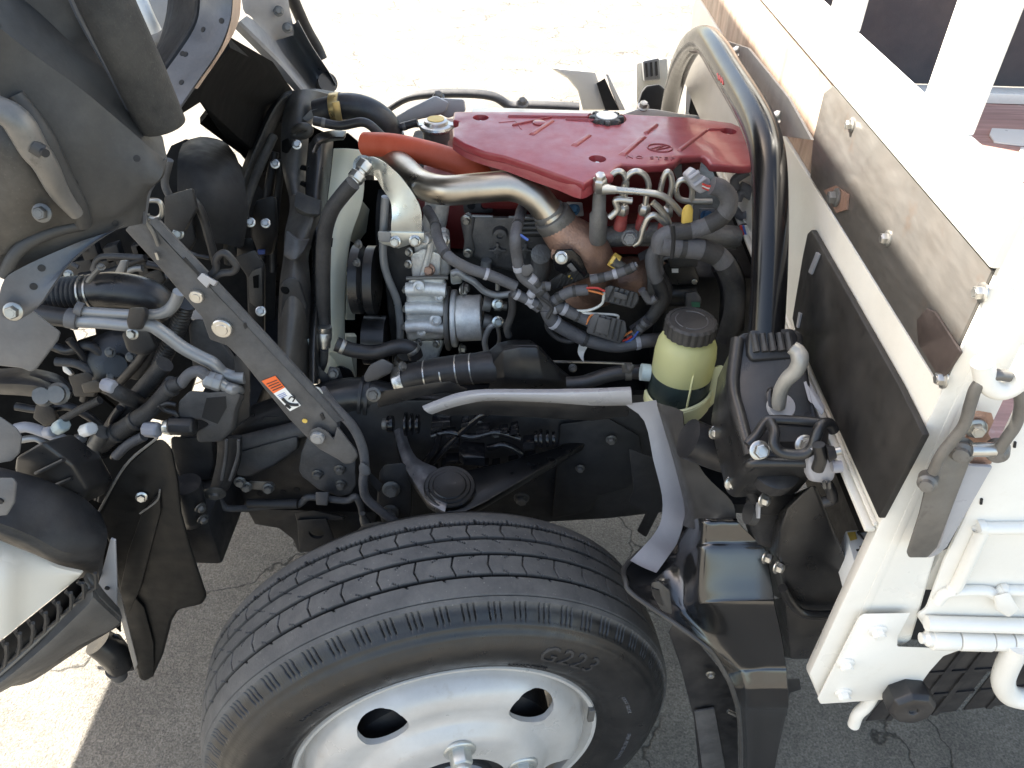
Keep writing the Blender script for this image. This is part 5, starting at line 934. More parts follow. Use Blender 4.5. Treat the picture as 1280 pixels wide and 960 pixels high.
add('stay_hook', bar, M['bolt'], g_tube(P([(177, 251), (196, 251), (202, 257), (202, 268), (196, 273), (186, 272), (184, 268)], y=.235), .0028, 10)); add('stay_hook', bar, M['bolt'], g_tube(P([(178, 262), (184, 278), (192, 292), (198, 307)], y=.212), .0022, 8)); add('stay_hook', bar, M['bolt'], g_tube(P([(195, 315), (198, 324)], y=.212), .002, 8))
add('paint_mark', bar, M['yellow'], g_lathe(U(381, 526, y=.2145), NY, [(.0035, -.001), (.0035, .0008)], 14))
so = add('warning_label', bar, M['stickerorange'], g_poly(P([(327, 476.5), (344, 470), (356, 484.5), (342, 492)], y=.2135), (0, .0008, 0)), label='orange and white warning label on the stay')
add('warning_label', bar, M['paper'], g_poly(P([(342, 492), (356, 484.5), (376, 507), (362.5, 514)], y=.2135), (0, .0008, 0)))
sx = U(376, 507, y=.213)-U(344, 470, y=.213); sy = U(344, 470, y=.213)-U(327, 476.5, y=.213); LX = -sy.normalized()*-1; LY = -sx.normalized()
for i in range(4):
    t = .12+i*.07; a = U(327, 476.5, y=.2128).lerp(U(362.5, 514, y=.2128), t); b = U(344, 470, y=.2128).lerp(U(376, 507, y=.2128), t)
    add('label_line', bar, M['ink'], g_tube([a.lerp(b, .12), a.lerp(b, .9)], .0006, 4, 1))
for i in range(3):
    t = .5+i*.045; a = U(327, 476.5, y=.2128).lerp(U(362.5, 514, y=.2128), t); b = U(344, 470, y=.2128).lerp(U(376, 507, y=.2128), t)
    add('label_line', bar, M['wireblue'], g_tube([a.lerp(b, .12), a.lerp(b, .7)], .0004, 4, 1))
add('label_symbol', bar, M['ink'], g_tube(P([(353, 498), (358, 503), (362, 505), (368, 506), (373, 506)], y=.2127), .0022, 6), g_tube(P([(361, 499), (364, 496), (368, 498), (366, 502)], y=.2127), .0009, 6), g_tube(P([(357, 506), (363, 510)], y=.2127), .002, 6))
# ------------------------------------------------------------------ hoses, ducts and brackets in the gap below the cab
gb = add('cab_dark_backing', cab, M['matteblack'], g_poly(pl3([(214, 182, .80), (232, 174, .82), (268, 176, .86), (292, 196, .88), (330, 240, .9), (345, 330, .9), (340, 520, .85), (262, 530, .8), (256, 470, .8), (245, 470, .8), (225, 530, .8), (120, 510, .7), (60, 470, .7), (98, 425, .75), (120, 418, .75), (118, 405, .75), (94, 408, .75), (60, 420, .7), (20, 380, .7), (60, 300, .7), (190, 230, .78)]), (0, .02, 0)))  # dark backing added behind the hoses, with openings left for lit ground
for p, r, k in (([(100, 345), (135, 340), (160, 330), (182, 322)], .006, 'chassis'), ([(116, 338), (122, 324), (136, 320), (180, 322)], .005, 'chassisgrey'), ([(150, 372), (155, 345), (166, 336), (178, 335)], .006, 'pipegrey'), ([(190, 380), (200, 355), (206, 345)], .005, 'pipegrey'), ([(228, 316), (262, 322)], .004, 'rubber'), ([(196, 300), (250, 320), (262, 323)], .003, 'chassisgrey'), ([(60, 310), (90, 330), (98, 334)], .004, 'chassisgrey')):
    add('gap_pipe', cab, M[k], g_tube(P(p, y=.6), r, 10))
for q, k in (([(142, 342), (150, 325), (160, 325), (154, 345)], 'pipegrey'), ([(205, 245), (240, 235), (246, 260), (230, 290), (205, 285)], 'chassis'), ([(178, 345), (200, 335), (206, 350), (190, 365)], 'cap'), ([(77, 456), (84, 459), (91, 467), (87, 470), (78, 464)], 'paper'), ([(240, 390), (245, 385), (258, 396), (258, 402), (238, 400)], 'lightgrey')):
    add('gap_bracket', cab, M[k], g_poly(P(q, y=.55), (0, .02, 0)), bev=.003)
for px, py in ((204, 290), (86, 343), (64, 342)): add('gap_bolt', cab, M['bolt'], g_bolt(U(px, py, y=.58), (.2, -1, .4), .007))
for i in range(22):
    px = 70+random.random()*130; py = 300+random.random()*60
    add('gap_fitting', cab, M['chassis'], g_box(U(px, py, y=.66), (.02+.03*random.random(), 0, .01), (0, .02, 0), (0, 0, .01+.03*random.random())), bev=.003)
add('heater_case', cab, M['matteblack'], g_surf([pl3([(228, 180, .80), (245, 172, .82), (275, 178, .84), (290, 195, .84)]), pl3([(222, 200, .70), (248, 205, .68), (280, 210, .70), (300, 225, .72)]), pl3([(222, 250, .66), (250, 252, .63), (280, 258, .64), (305, 270, .68)]), pl3([(226, 290, .66), (252, 300, .64), (280, 305, .64), (300, 310, .66)])], .02, 3, 3))
for px, py in ((217, 268), (223, 292)): add('heater_bolt', cab, M['bolt'], g_bolt(U(px, py, y=.60), (.2, -1, .4), .008))
add('lower_dark_backing', cab, M['void'], g_poly(pl3([(-60, 398, .66), (40, 398, .66), (90, 412, .64), (100, 440, .63), (104, 475, .62), (130, 500, .60), (192, 548, .58), (214, 562, .56), (268, 556, .55), (266, 640, .5), (235, 690, .46), (120, 670, .5), (-60, 660, .5)]), (0, .01, 0)))  # dark backing added to cover sunlit ground in the gaps
st = add('steering_box', None, M['satinblack'], g_lathe(U(150, 455, y=.56), (.2, -.8, .5), [(.06, -.04), (.062, 0), (.05, .012), (.022, .016), (.02, .03), (.0001, .031)], 28))
for px, py in ((138, 440), (164, 446), (160, 468), (140, 470)): add('box_bolt', st, M['darkbolt'], g_bolt(U(px, py, y=.53), (.2, -.8, .5), .008))
add('box_arm', st, M['chassis'], g_poly(P([(150, 470), (172, 476), (190, 452), (196, 440), (184, 436), (166, 455)], y=.50), (0, .02, 0)), bev=.005)
for p, yy, r, k in (([(60, 430), (84, 438), (110, 432), (130, 444)], .56, .009, 'rubber'), ([(70, 452), (96, 455), (118, 468), (136, 490)], .54, .008, 'chassisgrey'), ([(86, 424), (104, 446), (112, 470), (104, 500)], .55, .007, 'rubber'), ([(196, 400), (188, 425), (176, 448), (150, 478)], .50, .008, 'rubber'), ([(20, 508), (50, 512), (84, 508), (110, 520), (128, 534)], .42, .007, 'rubber'), ([(150, 510), (140, 530), (150, 552), (142, 572)], .36, .006, 'rubber'), ([(230, 240), (250, 262), (262, 300), (270, 330)], .58, .007, 'rubber'), ([(212, 200), (206, 228), (212, 246)], .58, .006, 'chassisgrey'), ([(184, 330), (206, 336), (226, 352), (236, 372)], .55, .006, 'rubber')):
    add('gap_pipe', cab, M[k], g_tube(P(p, y=yy), r, 12))
for q, yy, k in (([(84, 470), (110, 464), (124, 476), (118, 496), (92, 496)], .53, 'chassis'), ([(44, 505), (66, 508), (72, 524), (56, 534), (40, 522)], .40, 'chassis'), ([(206, 256), (236, 250), (244, 300), (232, 322), (210, 316)], .62, 'chassis'), ([(100, 480), (118, 474), (130, 480), (126, 490), (104, 492)], .5, 'taupedark')):
    add('gap_bracket', cab, M[k], g_poly(P(q, y=yy), (0, .02, 0)), bev=.004)
dk = add('air_duct', None, M['satinblack'], g_tube(P([(106, 366), (130, 363), (160, 364), (190, 372), (212, 392)], y=.42), [.024, .0275, .026, .022], 26), label='shiny black air duct under the cab')
add('air_bellows', dk, M['rubber'], g_tube(P([(44, 374), (70, 369), (106, 366)], y=.42), .0245, 24, 8, corr=(11, .09)))
for px in (107, 116): add('duct_clamp', dk, M['bolt'], g_tube(P([(px, 366-(px-107)*.1), (px+2.2, 365.8-(px-107)*.1)], y=.42), .0268, 26))
add('clamp_screw', dk, M['bolt'], g_tube(P([(110, 352), (118, 342), (126, 334)], y=.40), .004, 8)); add('clamp_screw', dk, M['bolt'], g_bolt(U(126, 334, y=.4), (.5, -.3, .8), .005))
hp = add('heater_pipe', None, M['pipegrey'], g_tube(P([(96, 401), (130, 403), (160, 406), (186, 406), (204, 416), (228, 434), (252, 447), (266, 454), (278, 466), (292, 471), (306, 472)], y=.36), .0098, 18), label='pair of grey heater pipes bound by a black strap')
add('heater_pipe', hp, M['pipegrey'], g_tube(P([(104, 389), (150, 392), (190, 393), (208, 389), (218, 379), (224, 365)], y=.365), [.007, .007, .0085, .0085], 18))
add('heater_hose', hp, M['rubber'], g_tube(P([(40, 388), (60, 394), (88, 398)], y=.365), [.010, .014, .0135], 18)); add('pipe_clamp', hp, M['conn'], g_tube(P([(84, 397), (98, 400)], y=.36), .0148, 20), bev=.001); add('pipe_clamp', hp, M['conn'], g_tube(P([(95, 385), (104, 388)], y=.365), .0105, 16))
add('pipe_strap', hp, M['rubber'], g_poly(P([(161, 384), (180, 384), (183, 392), (177, 412), (160, 412), (157, 402)], y=.343), (0, .03, 0)), bev=.004); add('strap_bolt', hp, M['bolt'], g_bolt(U(166, 417, y=.35), (0, -1, .4), .0075))
add('strap_base', hp, M['chassis'], g_poly(P([(150, 415), (185, 412), (196, 435), (180, 445), (158, 440)], y=.4), (0, .03, 0)), bev=.006)
add('corrugated_sleeve', None, M['rubber'], g_tube(P([(232, 380), (222, 410), (205, 445), (190, 480), (165, 515), (130, 562)], y=.45), .013, 18, 8, corr=(60, .07)))
add('grey_canister', None, M['chassisgrey'], g_poly(P([(234, 406), (242, 398), (258, 400), (272, 420), (294, 452), (294, 470), (262, 470), (240, 462)], y=.46), (0, .04, 0)), bev=.008)
for px, py, r in ((214, 485, .0135), (170, 526, .016), (146, 541, .0165)):
    add('hose_tie', cab, M['cap'], g_tube(P([(px-2, py+1.2), (px+2, py-1.2)], y=.34), r, 16), bev=.0004)
hs = add('dark_oil_hose', None, M['darkhose'], g_tube(P([(226, 478), (212, 486), (190, 510), (160, 532), (140, 545), (126, 556)], y=.34), [.010, .0125, .0145, .0145], 18), label='dark hose running down to the front corner')
add('oil_hose_pipe', hs, M['greyhose'], g_tube(P([(226, 480), (236, 468), (248, 464), (258, 470)], y=.34), .0085, 14))
for px, py in ((262, 475), (271, 478)): add('hose_union', hs, M['pipegrey'], g_lathe(U(px, py, y=.34), (1, 0, -.35), [(.011, -.008), (.0135, -.005), (.0135, .006), (.011, .008)], 6), bev=.001)
add('oil_hose_pipe', hs, M['pipegrey'], g_tube(P([(274, 478), (284, 484), (294, 487), (306, 488, .40)], y=.34), .0085, 14))
add('upper_hose', None, M['darkhose'], g_tube(P([(206, 455), (180, 485), (150, 520), (132, 548), (120, 560)], y=.38), .0135, 18))
add('corrugated_sleeve', None, M['rubber'], g_tube(P([(216, 478), (190, 510), (160, 540), (128, 565)], y=.355), .011, 18, 8, corr=(40, .08)))
add('hose_ferrule', None, M['worn'], g_tube(P([(128, 540), (119, 556)], y=.33), .0125, 18)); add('hose_ferrule', None, M['pipegrey'], g_tube(P([(118, 558), (118, 572), (121, 586)], y=.33), [.009, .0075, .0105, .009], 16))
add('cable_bundle', None, M['cap'], g_tube(P([(121, 586), (123, 605), (118, 625), (112, 645)], y=.33), [.012, .0135, .0125], 14))
for dx in (-4, 0, 4): add('cable_bundle', None, M['rubber'], g_tube(P([(121+dx, 590), (122+dx, 612), (116+dx, 645)], y=.318), .0035, 8))
for p, r, k in (([(20, 536), (35, 534), (60, 542), (80, 550)], .0085, 'conngrey'), ([(80, 550), (95, 557), (108, 562)], .010, 'rubber'), ([(26, 550), (45, 548), (60, 556), (80, 560), (92, 555)], .0055, 'pipegrey'), ([(78, 525), (100, 512), (125, 500)], .006, 'darkhose'), ([(145, 570), (160, 556), (180, 545)], .008, 'greyhose'), ([(138, 484), (150, 492), (168, 500, .36), (190, 508, .42)], .012, 'darkhose'), ([(200, 505), (206, 512), (218, 516), (222, 520)], .004, 'rubber'), ([(198, 508), (210, 504), (220, 506)], .0035, 'rubber')):
    add('small_pipe', None, M[k], g_tube(P(p, y=.33), r, 12))
for c, ax, r, L_, k in (((76, 533), (.6, -.2, .5), .011, .028, 'connteal'), ((62, 540), (.6, -.2, .3), .0095, .02, 'conngrey'), ((110, 537), (.7, -.3, .5), .0105, .03, 'paper'), ((100, 548), (.6, -.3, .3), .008, .02, 'conn'), ((190, 537), (1, -.2, .1), .0125, .026, 'conngrey'), ((212, 534), (1, -.2, .0), .012, .018, 'yzinc'), ((136, 482), (1, -.3, -.1), .0105, .02, 'conngrey'), ((228, 532), (1, 0, 0), .015, .04, 'rubber')):
    add('pipe_union', None, M[k], g_lathe(U(c[0], c[1], y=.325), ax, [(r*.85, -L_/2), (r, -L_/2+.003), (r, L_/2-.003), (r*.8, L_/2)], 8), bev=.001)
add('black_trunk', None, M['rubber'], g_surf([pl3([(-40, 470, .30), (20, 466, .30), (62, 474, .30), (80, 488, .30)]), pl3([(-40, 480, .27), (20, 480, .27), (60, 485, .27), (82, 496, .27)]), pl3([(-40, 492, .28), (20, 494, .28), (55, 498, .28), (80, 504, .28)])], .02, 3, 3))
for c in ((56, 494), (74, 492)): add('trunk_nut', None, M['darkbolt'], g_lathe(U(c[0], c[1], y=.27), (.1, -.7, .5), [(.012, 0), (.016, .003), (.012, .006), (.012, .012)], 16))
# light grey plates at the left
for q, yy, lbl in (([(-20, 385), (40, 388), (50, 396), (66, 408), (75, 415), (72, 425), (46, 460), (38, 465), (26, 460), (-20, 455)], .07, 'light grey plate below the cab leg bolt'), ([(-20, 518), (0, 521), (20, 535), (27, 546), (24, 566), (14, 576), (-20, 582)], .05, 'rounded light grey plate'), ([(-20, 597), (16, 597), (21, 604), (18, 628), (8, 644), (-20, 646)], .03, 'pale grey tab with a dark hole')):
    add('grey_plate', cab, M['plategrey'], g_poly(P(q, y=yy), (0, .006, 0)), bev=.002, label=lbl)
add('plate_hole', cab, M['matteblack'], g_lathe(U(0, 626, y=.029), NY, [(.004, -.001), (.004, .0015)], 14))
# front corner: lamp housing, splash plate, bumper, grille
hb = add('corner_housing', cab, M['satinblack'], g_poly(P([(18, 572), (52, 552), (92, 582), (110, 612), (98, 634), (60, 622), (16, 590)], y=.16), (0, .06, -.04)), bev=.006, seg=3)
add('housing_rib', hb, M['satinblack'], g_tube(P([(45, 592), (80, 575)], y=.155), .003, 8)); add('housing_rib', hb, M['satinblack'], g_tube(P([(68, 607), (90, 598)], y=.155), .0025, 8))
add('corner_panel', cab, M['chassis'], g_surf([pl3([(-40, 580, .14), (0, 588, .14), (50, 602, .14), (95, 622, .15), (122, 645, .16)]), pl3([(-40, 630, .08), (0, 636, .08), (50, 650, .09), (95, 665, .10), (130, 672, .12)]), pl3([(-40, 655, .06), (0, 664, .06), (40, 682, .07), (75, 702, .08), (124, 706, .11)]), pl3([(-40, 690, .16), (0, 700, .16), (40, 716, .17), (80, 730, .18), (124, 742, .19)])], .01, 3, 3, (0, 1, -.6)))
sp = add('splash_plate', cab, M['splash'], g_poly(P([(120, 648), (155, 584), (196, 549), (203, 548), (214, 560), (222, 600), (226, 640), (238, 684), (258, 744), (252, 755), (222, 762), (214, 775), (203, 818), (190, 846), (180, 852), (173, 848), (160, 800), (148, 740), (142, 690)], y=.20), (0, .015, 0)), bev=.004, label='large matte black splash plate ahead of the tyre')
add('splash_fold', sp, M['splash'], g_poly(P([(199, 615), (201, 640), (176, 735), (160, 770), (149, 740), (160, 690), (176, 645)], y=.193), (0, .005, 0)), bev=.002)
add('splash_edge', sp, M['worn'], g_tube(P([(120, 646), (156, 583), (197, 547)], y=.20), .0018, 8)); add('splash_edge', sp, M['worn'], g_tube(P([(200, 612), (196, 626), (175, 642)], y=.185), .0014, 8))
add('splash_bolt', sp, M['zinc'], g_bolt(U(177, 621, y=.195), (.3, -1, .3), .007))
add('splash_inner', sp, M['splash'], g_poly(P([(150, 760), (164, 742), (180, 760), (192, 805), (192, 846), (180, 852), (166, 812)], y=.194), (0, .005, 0)), bev=.002)
gs = add('grey_stay', cab, M['lightgrey'], g_poly(P([(138, 674), (144, 676), (146, 730), (146, 768), (134, 757), (122, 748), (123, 730), (131, 702)], y=.14), (0, .004, 0)), bev=.001, label='light grey sheet stay with one hole')
add('stay_hole', gs, M['matteblack'], g_lathe(U(134, 735, y=.139), NY, [(.0035, -.001), (.0035, .0015)], 14))
add('stay_side', gs, M['taupe'], g_poly(P([(146, 730), (150, 742), (172, 830), (168, 838), (152, 778), (146, 768)], y=.15), (0, .006, 0)), bev=.001)
add('corner_inner', cab, M['void'], g_poly(pl3([(60, 600, .24), (150, 640, .24), (150, 790, .24), (100, 740, .24), (60, 690, .24)]), (0, .01, 0)))  # dark filler added behind the corner where ground showed through
wp = add('front_panel', cab, M['cabwhite'], g_surf([pl3([(-60, 654, .06), (0, 680, .06), (40, 696, .065), (70, 709, .07), (100, 716, .08)]), pl3([(-60, 720, .01), (0, 720, .02), (30, 722, .04), (55, 722, .055), (101, 718, .08)]), pl3([(-60, 830, -.04), (0, 800, -.01), (30, 776, .02), (60, 752, .045), (96, 724, .08)])], .006, 3, 3, (0, 1, -.4)), label='white painted corner of the cab front')
add('grille_back', cab, M['matteblack'], g_poly(pl3([(-60, 850, -.02), (0, 802, .02), (60, 754, .06), (96, 724, .10), (108, 735, .10), (60, 790, .06), (0, 842, .02), (-60, 880, -.02)]), (0, .02, -.02)))
for i in range(9):
    t = i/8; a = U(-30, 828, y=-.02).lerp(U(97, 727, y=.085), t); b = U(-30, 862, y=-.02).lerp(U(106, 740, y=.085), t)
    c = a.lerp(b, .5); add('grille_mesh', cab, M['cap'], g_tube([a, c+Vector((.006, 0, 0)), b], .003, 6, 2)); add('grille_mesh', cab, M['cap'], g_tube([b, c+Vector((.02, 0, 0)), a+Vector((.03, 0, .02))], .0026, 6, 2))
add('grille_edge', cab, M['worn'], g_tube(pl3([(-60, 884, -.03), (0, 842, .01), (50, 797, .045), (90, 758, .075), (106, 740, .085)]), .0035, 8))
bp = add('bumper', cab, M['bumpergrey'], g_surf([pl3([(-60, 886, -.03), (0, 844, .01), (50, 799, .045), (92, 757, .075), (108, 738, .085), (104, 722, .09)]), pl3([(-60, 900, -.02), (0, 858, .0), (50, 820, .03), (95, 780, .06), (122, 752, .08), (112, 724, .10)]), pl3([(-60, 920, .0), (0, 866, .02), (50, 840, .05), (100, 806, .08), (150, 778, .10), (124, 742, .12)])], .008, 3, 3, (0, 1, 0)), label='dusty dark grey bumper corner')
add('bumper_return', bp, M['chassis'], g_surf([pl3([(-60, 920, .0), (0, 866, .02), (50, 840, .05), (100, 806, .08), (150, 778, .10)]), pl3([(-60, 930, .1), (0, 866, .1), (40, 852, .12), (100, 812, .14), (150, 782, .15)])], .004, 3, 1))
fl = add('fog_lamp_pod', cab, M['satinblack'], g_tube(P([(122, 802), (140, 815), (150, 832)], y=.19), [.024, .026, .022], 18)); add('pod_rim', cab, M['chassisgrey'], g_tube(P([(145, 836), (150, 846)], y=.185), [.018, .013], 18)); add('pod_block', cab, M['satinblack'], g_poly(P([(115, 805), (145, 790), (160, 810), (168, 838), (150, 840), (128, 830)], y=.20), (0, .03, 0)), bev=.006)
# the rest of the cab above and ahead of the frame: unseen back wall, roof and floor shaped to shade the engine; sheet added to shade the ground
def prism(y0, y1, pts): return g_poly([Vector((x, y0, z)) for x, z in pts], (0, 0, 0)) if 0 else ([Vector((x, y, z)) for y in (y0, y1) for x, z in pts], [tuple(range(len(pts))), tuple(range(2*len(pts)-1, len(pts)-1, -1))]+[(i, len(pts)+i, len(pts)+(i+1) % len(pts), (i+1) % len(pts)) for i in range(len(pts))])
add('cab_shell', cab, M['white'], prism(.30, 1.70, [(-.60, 1.93), (-.42, 2.075), (-1.30, 3.0), (-2.35, 1.95), (-2.26, 1.86), (-1.30, 2.86), (-.56, 2.04)]))
add('cab_bulkhead', cab, M['matteblack'], prism(.50, 1.66, [(-1.02, 1.18), (-.50, 1.92), (-.54, 1.97), (-1.07, 1.24)]))
add('cab_shade_sheet', cab, M['matteblack'], prism(.25, 1.45, [(-1.50, .68), (-1.02, 1.16), (-1.06, 1.2), (-1.54, .72)]))
# ------------------------------------------------------------------ radiator, shroud and fan
rad = add('radiator', None, M['foam'], g_surf([P([(364, 113, .98), (350, 118, .97), (336, 136, .95), (320, 168, .91), (306, 200, .87), (294, 235, .82), (284, 270, .77), (279, 308, .71), (280, 330, .68)], y=.9), P([(366, 116, .96), (353, 122, .94), (340, 140, .92), (325, 172, .88), (311, 204, .84), (299, 239, .79), (289, 274, .74), (284, 310, .68), (285, 332, .65)], y=.9), P([(368, 122, .97), (356, 128, .95), (345, 146, .93), (330, 178, .89), (316, 210, .85), (304, 245, .80), (294, 280, .75), (289, 312, .70), (290, 332, .67)], y=.9), P([(370, 126, 1.0), (359, 133, .98), (348, 152, .96), (333, 184, .92), (319, 216, .88), (308, 250, .83), (298, 284, .78), (294, 314, .73), (295, 332, .7)], y=.9)], .008, 4, 3), label='black rubber edged radiator frame beside the fan')
add('seal_ridge', rad, M['foam'], g_tube(P([(342, 170, .90), (330, 196, .86), (318, 224, .81), (309, 250, .77), (305, 268, .75), (310, 282, .73)], y=.9), .0085, 14))
add('radiator_side', rad, M['satinblack'], g_poly(P([(350, 130), (372, 130), (368, 200), (362, 260), (356, 330), (350, 480), (310, 480), (296, 440), (288, 330), (300, 262), (330, 190)], y=.98), (0, .02, 0)))
for p in ([(344, 190, .92), (336, 230, .9), (330, 280, .88), (328, 330, .86)], [(352, 200, .92), (346, 250, .9), (342, 300, .88), (342, 340, .86)]): add('side_rib', rad, M['chassis'], g_tube(pl3(p), .008, 10))
add('side_block', rad, M['chassis'], g_poly(P([(318, 250), (344, 244), (346, 290), (340, 318), (318, 322), (312, 290)], y=.80), (0, .03, 0)), bev=.008); add('side_mark', rad, M['wireblue'], g_poly(P([(322, 313), (331, 313), (331, 318), (322, 318)], y=.79), (0, .004, 0)))
add('side_step', rad, M['satinblack'], g_poly(P([(296, 300), (314, 296), (322, 318), (312, 330), (294, 326)], y=.74), (0, .02, 0)), bev=.006)
add('air_guide', rad, M['taupedark'], g_surf([P([(362, 114, .97), (356, 132, .95), (352, 156, .92), (351, 182, .88), (352, 205, .85), (356, 225, .82), (361, 245, .78)], y=.9), P([(376, 112, .95), (370, 130, .92), (364, 156, .90), (360, 184, .86), (359, 205, .83), (362, 226, .79), (366, 246, .76)], y=.9), P([(392, 113, .97), (386, 134, .93), (379, 158, .90), (374, 184, .86), (372, 206, .83), (372, 228, .79), (373, 246, .76)], y=.9), P([(412, 118, 1.0), (396, 140, .96), (386, 164, .92), (383, 188, .88), (381, 210, .85), (380, 230, .81), (380, 246, .78)], y=.9)], .01, 4, 4), label='dusty black air guide leaning beside the fan')
add('guide_lower', rad, M['taupedark'], g_surf([P([(361, 243, .78), (362, 262, .74), (356, 290, .68), (354, 322, .64), (350, 350, .60), (348, 385, .56), (347, 420, .52), (348, 478, .46)], y=.9), P([(374, 244, .74), (376, 266, .69), (370, 294, .64), (366, 322, .60), (362, 350, .56), (360, 385, .52), (358, 420, .49), (358, 478, .44)], y=.9), P([(388, 248, .72), (392, 270, .67), (384, 298, .64), (374, 322, .61), (376, 350, .57), (378, 385, .53), (374, 420, .50), (370, 478, .46)], y=.9), P([(401, 252, .75), (400, 270, .72), (392, 298, .68), (384, 322, .65), (386, 350, .61), (388, 385, .57), (386, 420, .54), (384, 478, .48)], y=.9)], .01, 4, 4))
add('guide_pocket', rad, M['foam'], g_surf([P([(370, 240, .72), (384, 246, .70), (400, 252, .70)], y=.7), P([(368, 258, .675), (383, 266, .66), (399, 268, .665)], y=.7), P([(372, 266, .69), (384, 272, .68), (396, 272, .69)], y=.7)], .01, 4, 4))
add('guide_pocket', rad, M['chassisgrey'], g_surf([P([(358, 290, .63), (372, 300, .61), (386, 300, .63)], y=.7), P([(355, 318, .605), (368, 324, .59), (377, 318, .60)], y=.7), P([(362, 322, .63), (368, 326, .62), (374, 322, .63)], y=.7)], .01, 4, 4))
for q in ([(352, 176, .85), (360, 172, .84), (364, 182, .83), (358, 192, .83), (352, 190, .84)], [(376, 206, .82), (382, 208, .82), (382, 214, .82), (374, 212, .82)], [(376, 226, .78), (381, 229, .78), (381, 235, .78), (374, 231, .78)]): add('guide_notch', rad, M['void'], g_poly(pl3(q), (0, .012, -.004)), bev=.002)
add('guide_eye', rad, M['taupedark'], g_tube(pl3([(368, 163, .88), (376, 158, .87), (386, 160, .87), (385, 167, .87), (372, 170, .88), (367, 165, .88)]), .0075, 10))
add('guide_tray', rad, M['chassis'], g_poly(P([(350, 352), (362, 345), (374, 350), (384, 382), (384, 405), (360, 418), (347, 410)], y=.535), (0, .02, 0)), bev=.006)
for px, py in ((356, 362), (364, 394)): add('tray_dimple', rad, M['void'], g_lathe(U(px, py, y=.534), (0, -.9, .4), [(.009, -.006), (.006, .001)], 16))
for px, py, yy in ((371, 181, .84), (344, 205, .84), (313, 278, .70), (332, 279, .70), (326, 389, .55), (331, 424, .52)): add('radiator_bolt', rad, M['zinc'], g_bolt(U(px, py, y=yy), (.2, -.8, .6), .0075, .3, 1.5))
add('side_bracket', rad, M['chassis'], g_poly(P([(292, 322), (306, 316), (318, 312), (330, 330), (330, 420), (318, 440), (310, 420), (308, 345)], y=.62), (0, .02, 0)), bev=.004)
add('slot_plate', rad, M['taupedark'], g_poly(P([(310, 348), (316, 338), (327, 335), (328, 380), (322, 386), (312, 378)], y=.615), (0, .004, 0)), bev=.001)
add('plate_slot', rad, M['void'], g_poly(P([(316, 346), (323, 344), (323, 360), (317, 360)], y=.613), (0, .003, 0)))
add('tank_stub', rad, M['rubber'], g_tube(P([(396, 141), (416, 135)], y=.92), .0235, 22)); add('tank_tab', rad, M['pipegrey'], g_poly(P([(378, 148), (388, 138), (397, 136), (395, 146), (384, 152)], y=.9), (0, .004, 0)))
add('guide_top', rad, M['taupedark'], g_surf([P([(366, 113, 1.0), (392, 111, 1.02), (412, 114, 1.04), (428, 116, 1.06)], y=1), P([(374, 124, .97), (396, 122, .98), (412, 124, 1.0), (428, 124, 1.04)], y=1), P([(388, 134, .97), (402, 132, .97), (414, 130, 1.0), (426, 128, 1.02)], y=1)], .01, 3, 3))
fs = add('fan_shroud', rad, M['satinblack'], g_surf([P([(386, 180, .86), (383, 215, .81), (383, 250, .76), (388, 290, .70), (390, 330, .64), (388, 380, .58), (386, 430, .52), (386, 480, .47)], y=.8), P([(394, 172, .85), (392, 212, .79), (391, 250, .74), (394, 290, .68), (396, 330, .62), (394, 380, .56), (391, 430, .51), (391, 480, .46)], y=.8), P([(406, 172, .86), (403, 210, .80), (400, 250, .75), (400, 290, .69), (401, 330, .63), (399, 380, .57), (397, 430, .52), (396, 480, .47)], y=.8), P([(416, 176, .90), (413, 210, .86), (408, 250, .80), (404, 290, .74), (404, 330, .68), (402, 380, .62), (400, 430, .57), (399, 480, .51)], y=.8)], .006, 4, 4))
add('shroud_collar', rad, M['satinblack'], g_surf([P([(386, 184, .84), (393, 170, .86), (404, 165, .88), (418, 163, .90), (432, 164, .92)], y=.9), P([(390, 190, .81), (396, 178, .83), (406, 173, .85), (418, 171, .87), (431, 171, .90)], y=.9), P([(396, 192, .82), (402, 182, .84), (410, 178, .86), (419, 176, .88), (429, 175, .9)], y=.9)], .006, 4, 3))
add('shroud_throat', rad, M['void'], g_poly(P([(416, 174), (434, 166), (446, 176), (452, 190), (420, 190)], y=.98), (0, .02, 0)))
fan = add('cooling_fan', None, M['fan'], g_surf([P([(417, 186, .93), (414, 215, .89), (409, 255, .82), (404, 310, .74), (402, 370, .66), (400, 420, .60), (400, 470, .54)], y=.8), P([(434, 186, .93), (430, 215, .89), (425, 255, .82), (419, 310, .74), (416, 370, .66), (414, 420, .60), (414, 470, .54)], y=.8), P([(452, 188, .95), (455, 218, .91), (452, 255, .85), (438, 298, .78), (432, 345, .72), (430, 395, .66), (432, 470, .58)], y=.8)], .006, 4, 4), label='pale green plastic cooling fan edge')
for q in ([(452, 250, .90), (462, 262, .92), (458, 290, .92), (446, 306, .90), (436, 300, .88)], [(434, 340, .80), (440, 352, .80), (444, 380, .78), (444, 400, .74), (432, 400, .74)], [(432, 420, .66), (446, 420, .66), (446, 470, .62), (440, 490, .56), (430, 480, .56)]):
    add('fan_blade', fan, M['fan'], g_poly(pl3(q), (-.006, .01, 0)), bev=.001)
add('fan_hub', fan, M['matteblack'], g_lathe(Vector((-.27, .95, .72)), (1, 0, 0), [(.10, -.02), (.10, .02), (.05, .03), (.05, .05)], 32)); add('fan_backing', fan, M['void'], g_rng((-.36, -.35), (.74, 1.2), (.36, .80)))  # backing is a dark plate added to block a sunlit gap
add('guide_backing', fan, M['void'], g_poly(P([(374, 150), (420, 172), (430, 260), (430, 480), (345, 480), (352, 300), (366, 200)], y=1.06), (0, .02, 0)))  # dark plate added to fill the sunlit gap beside the shroud
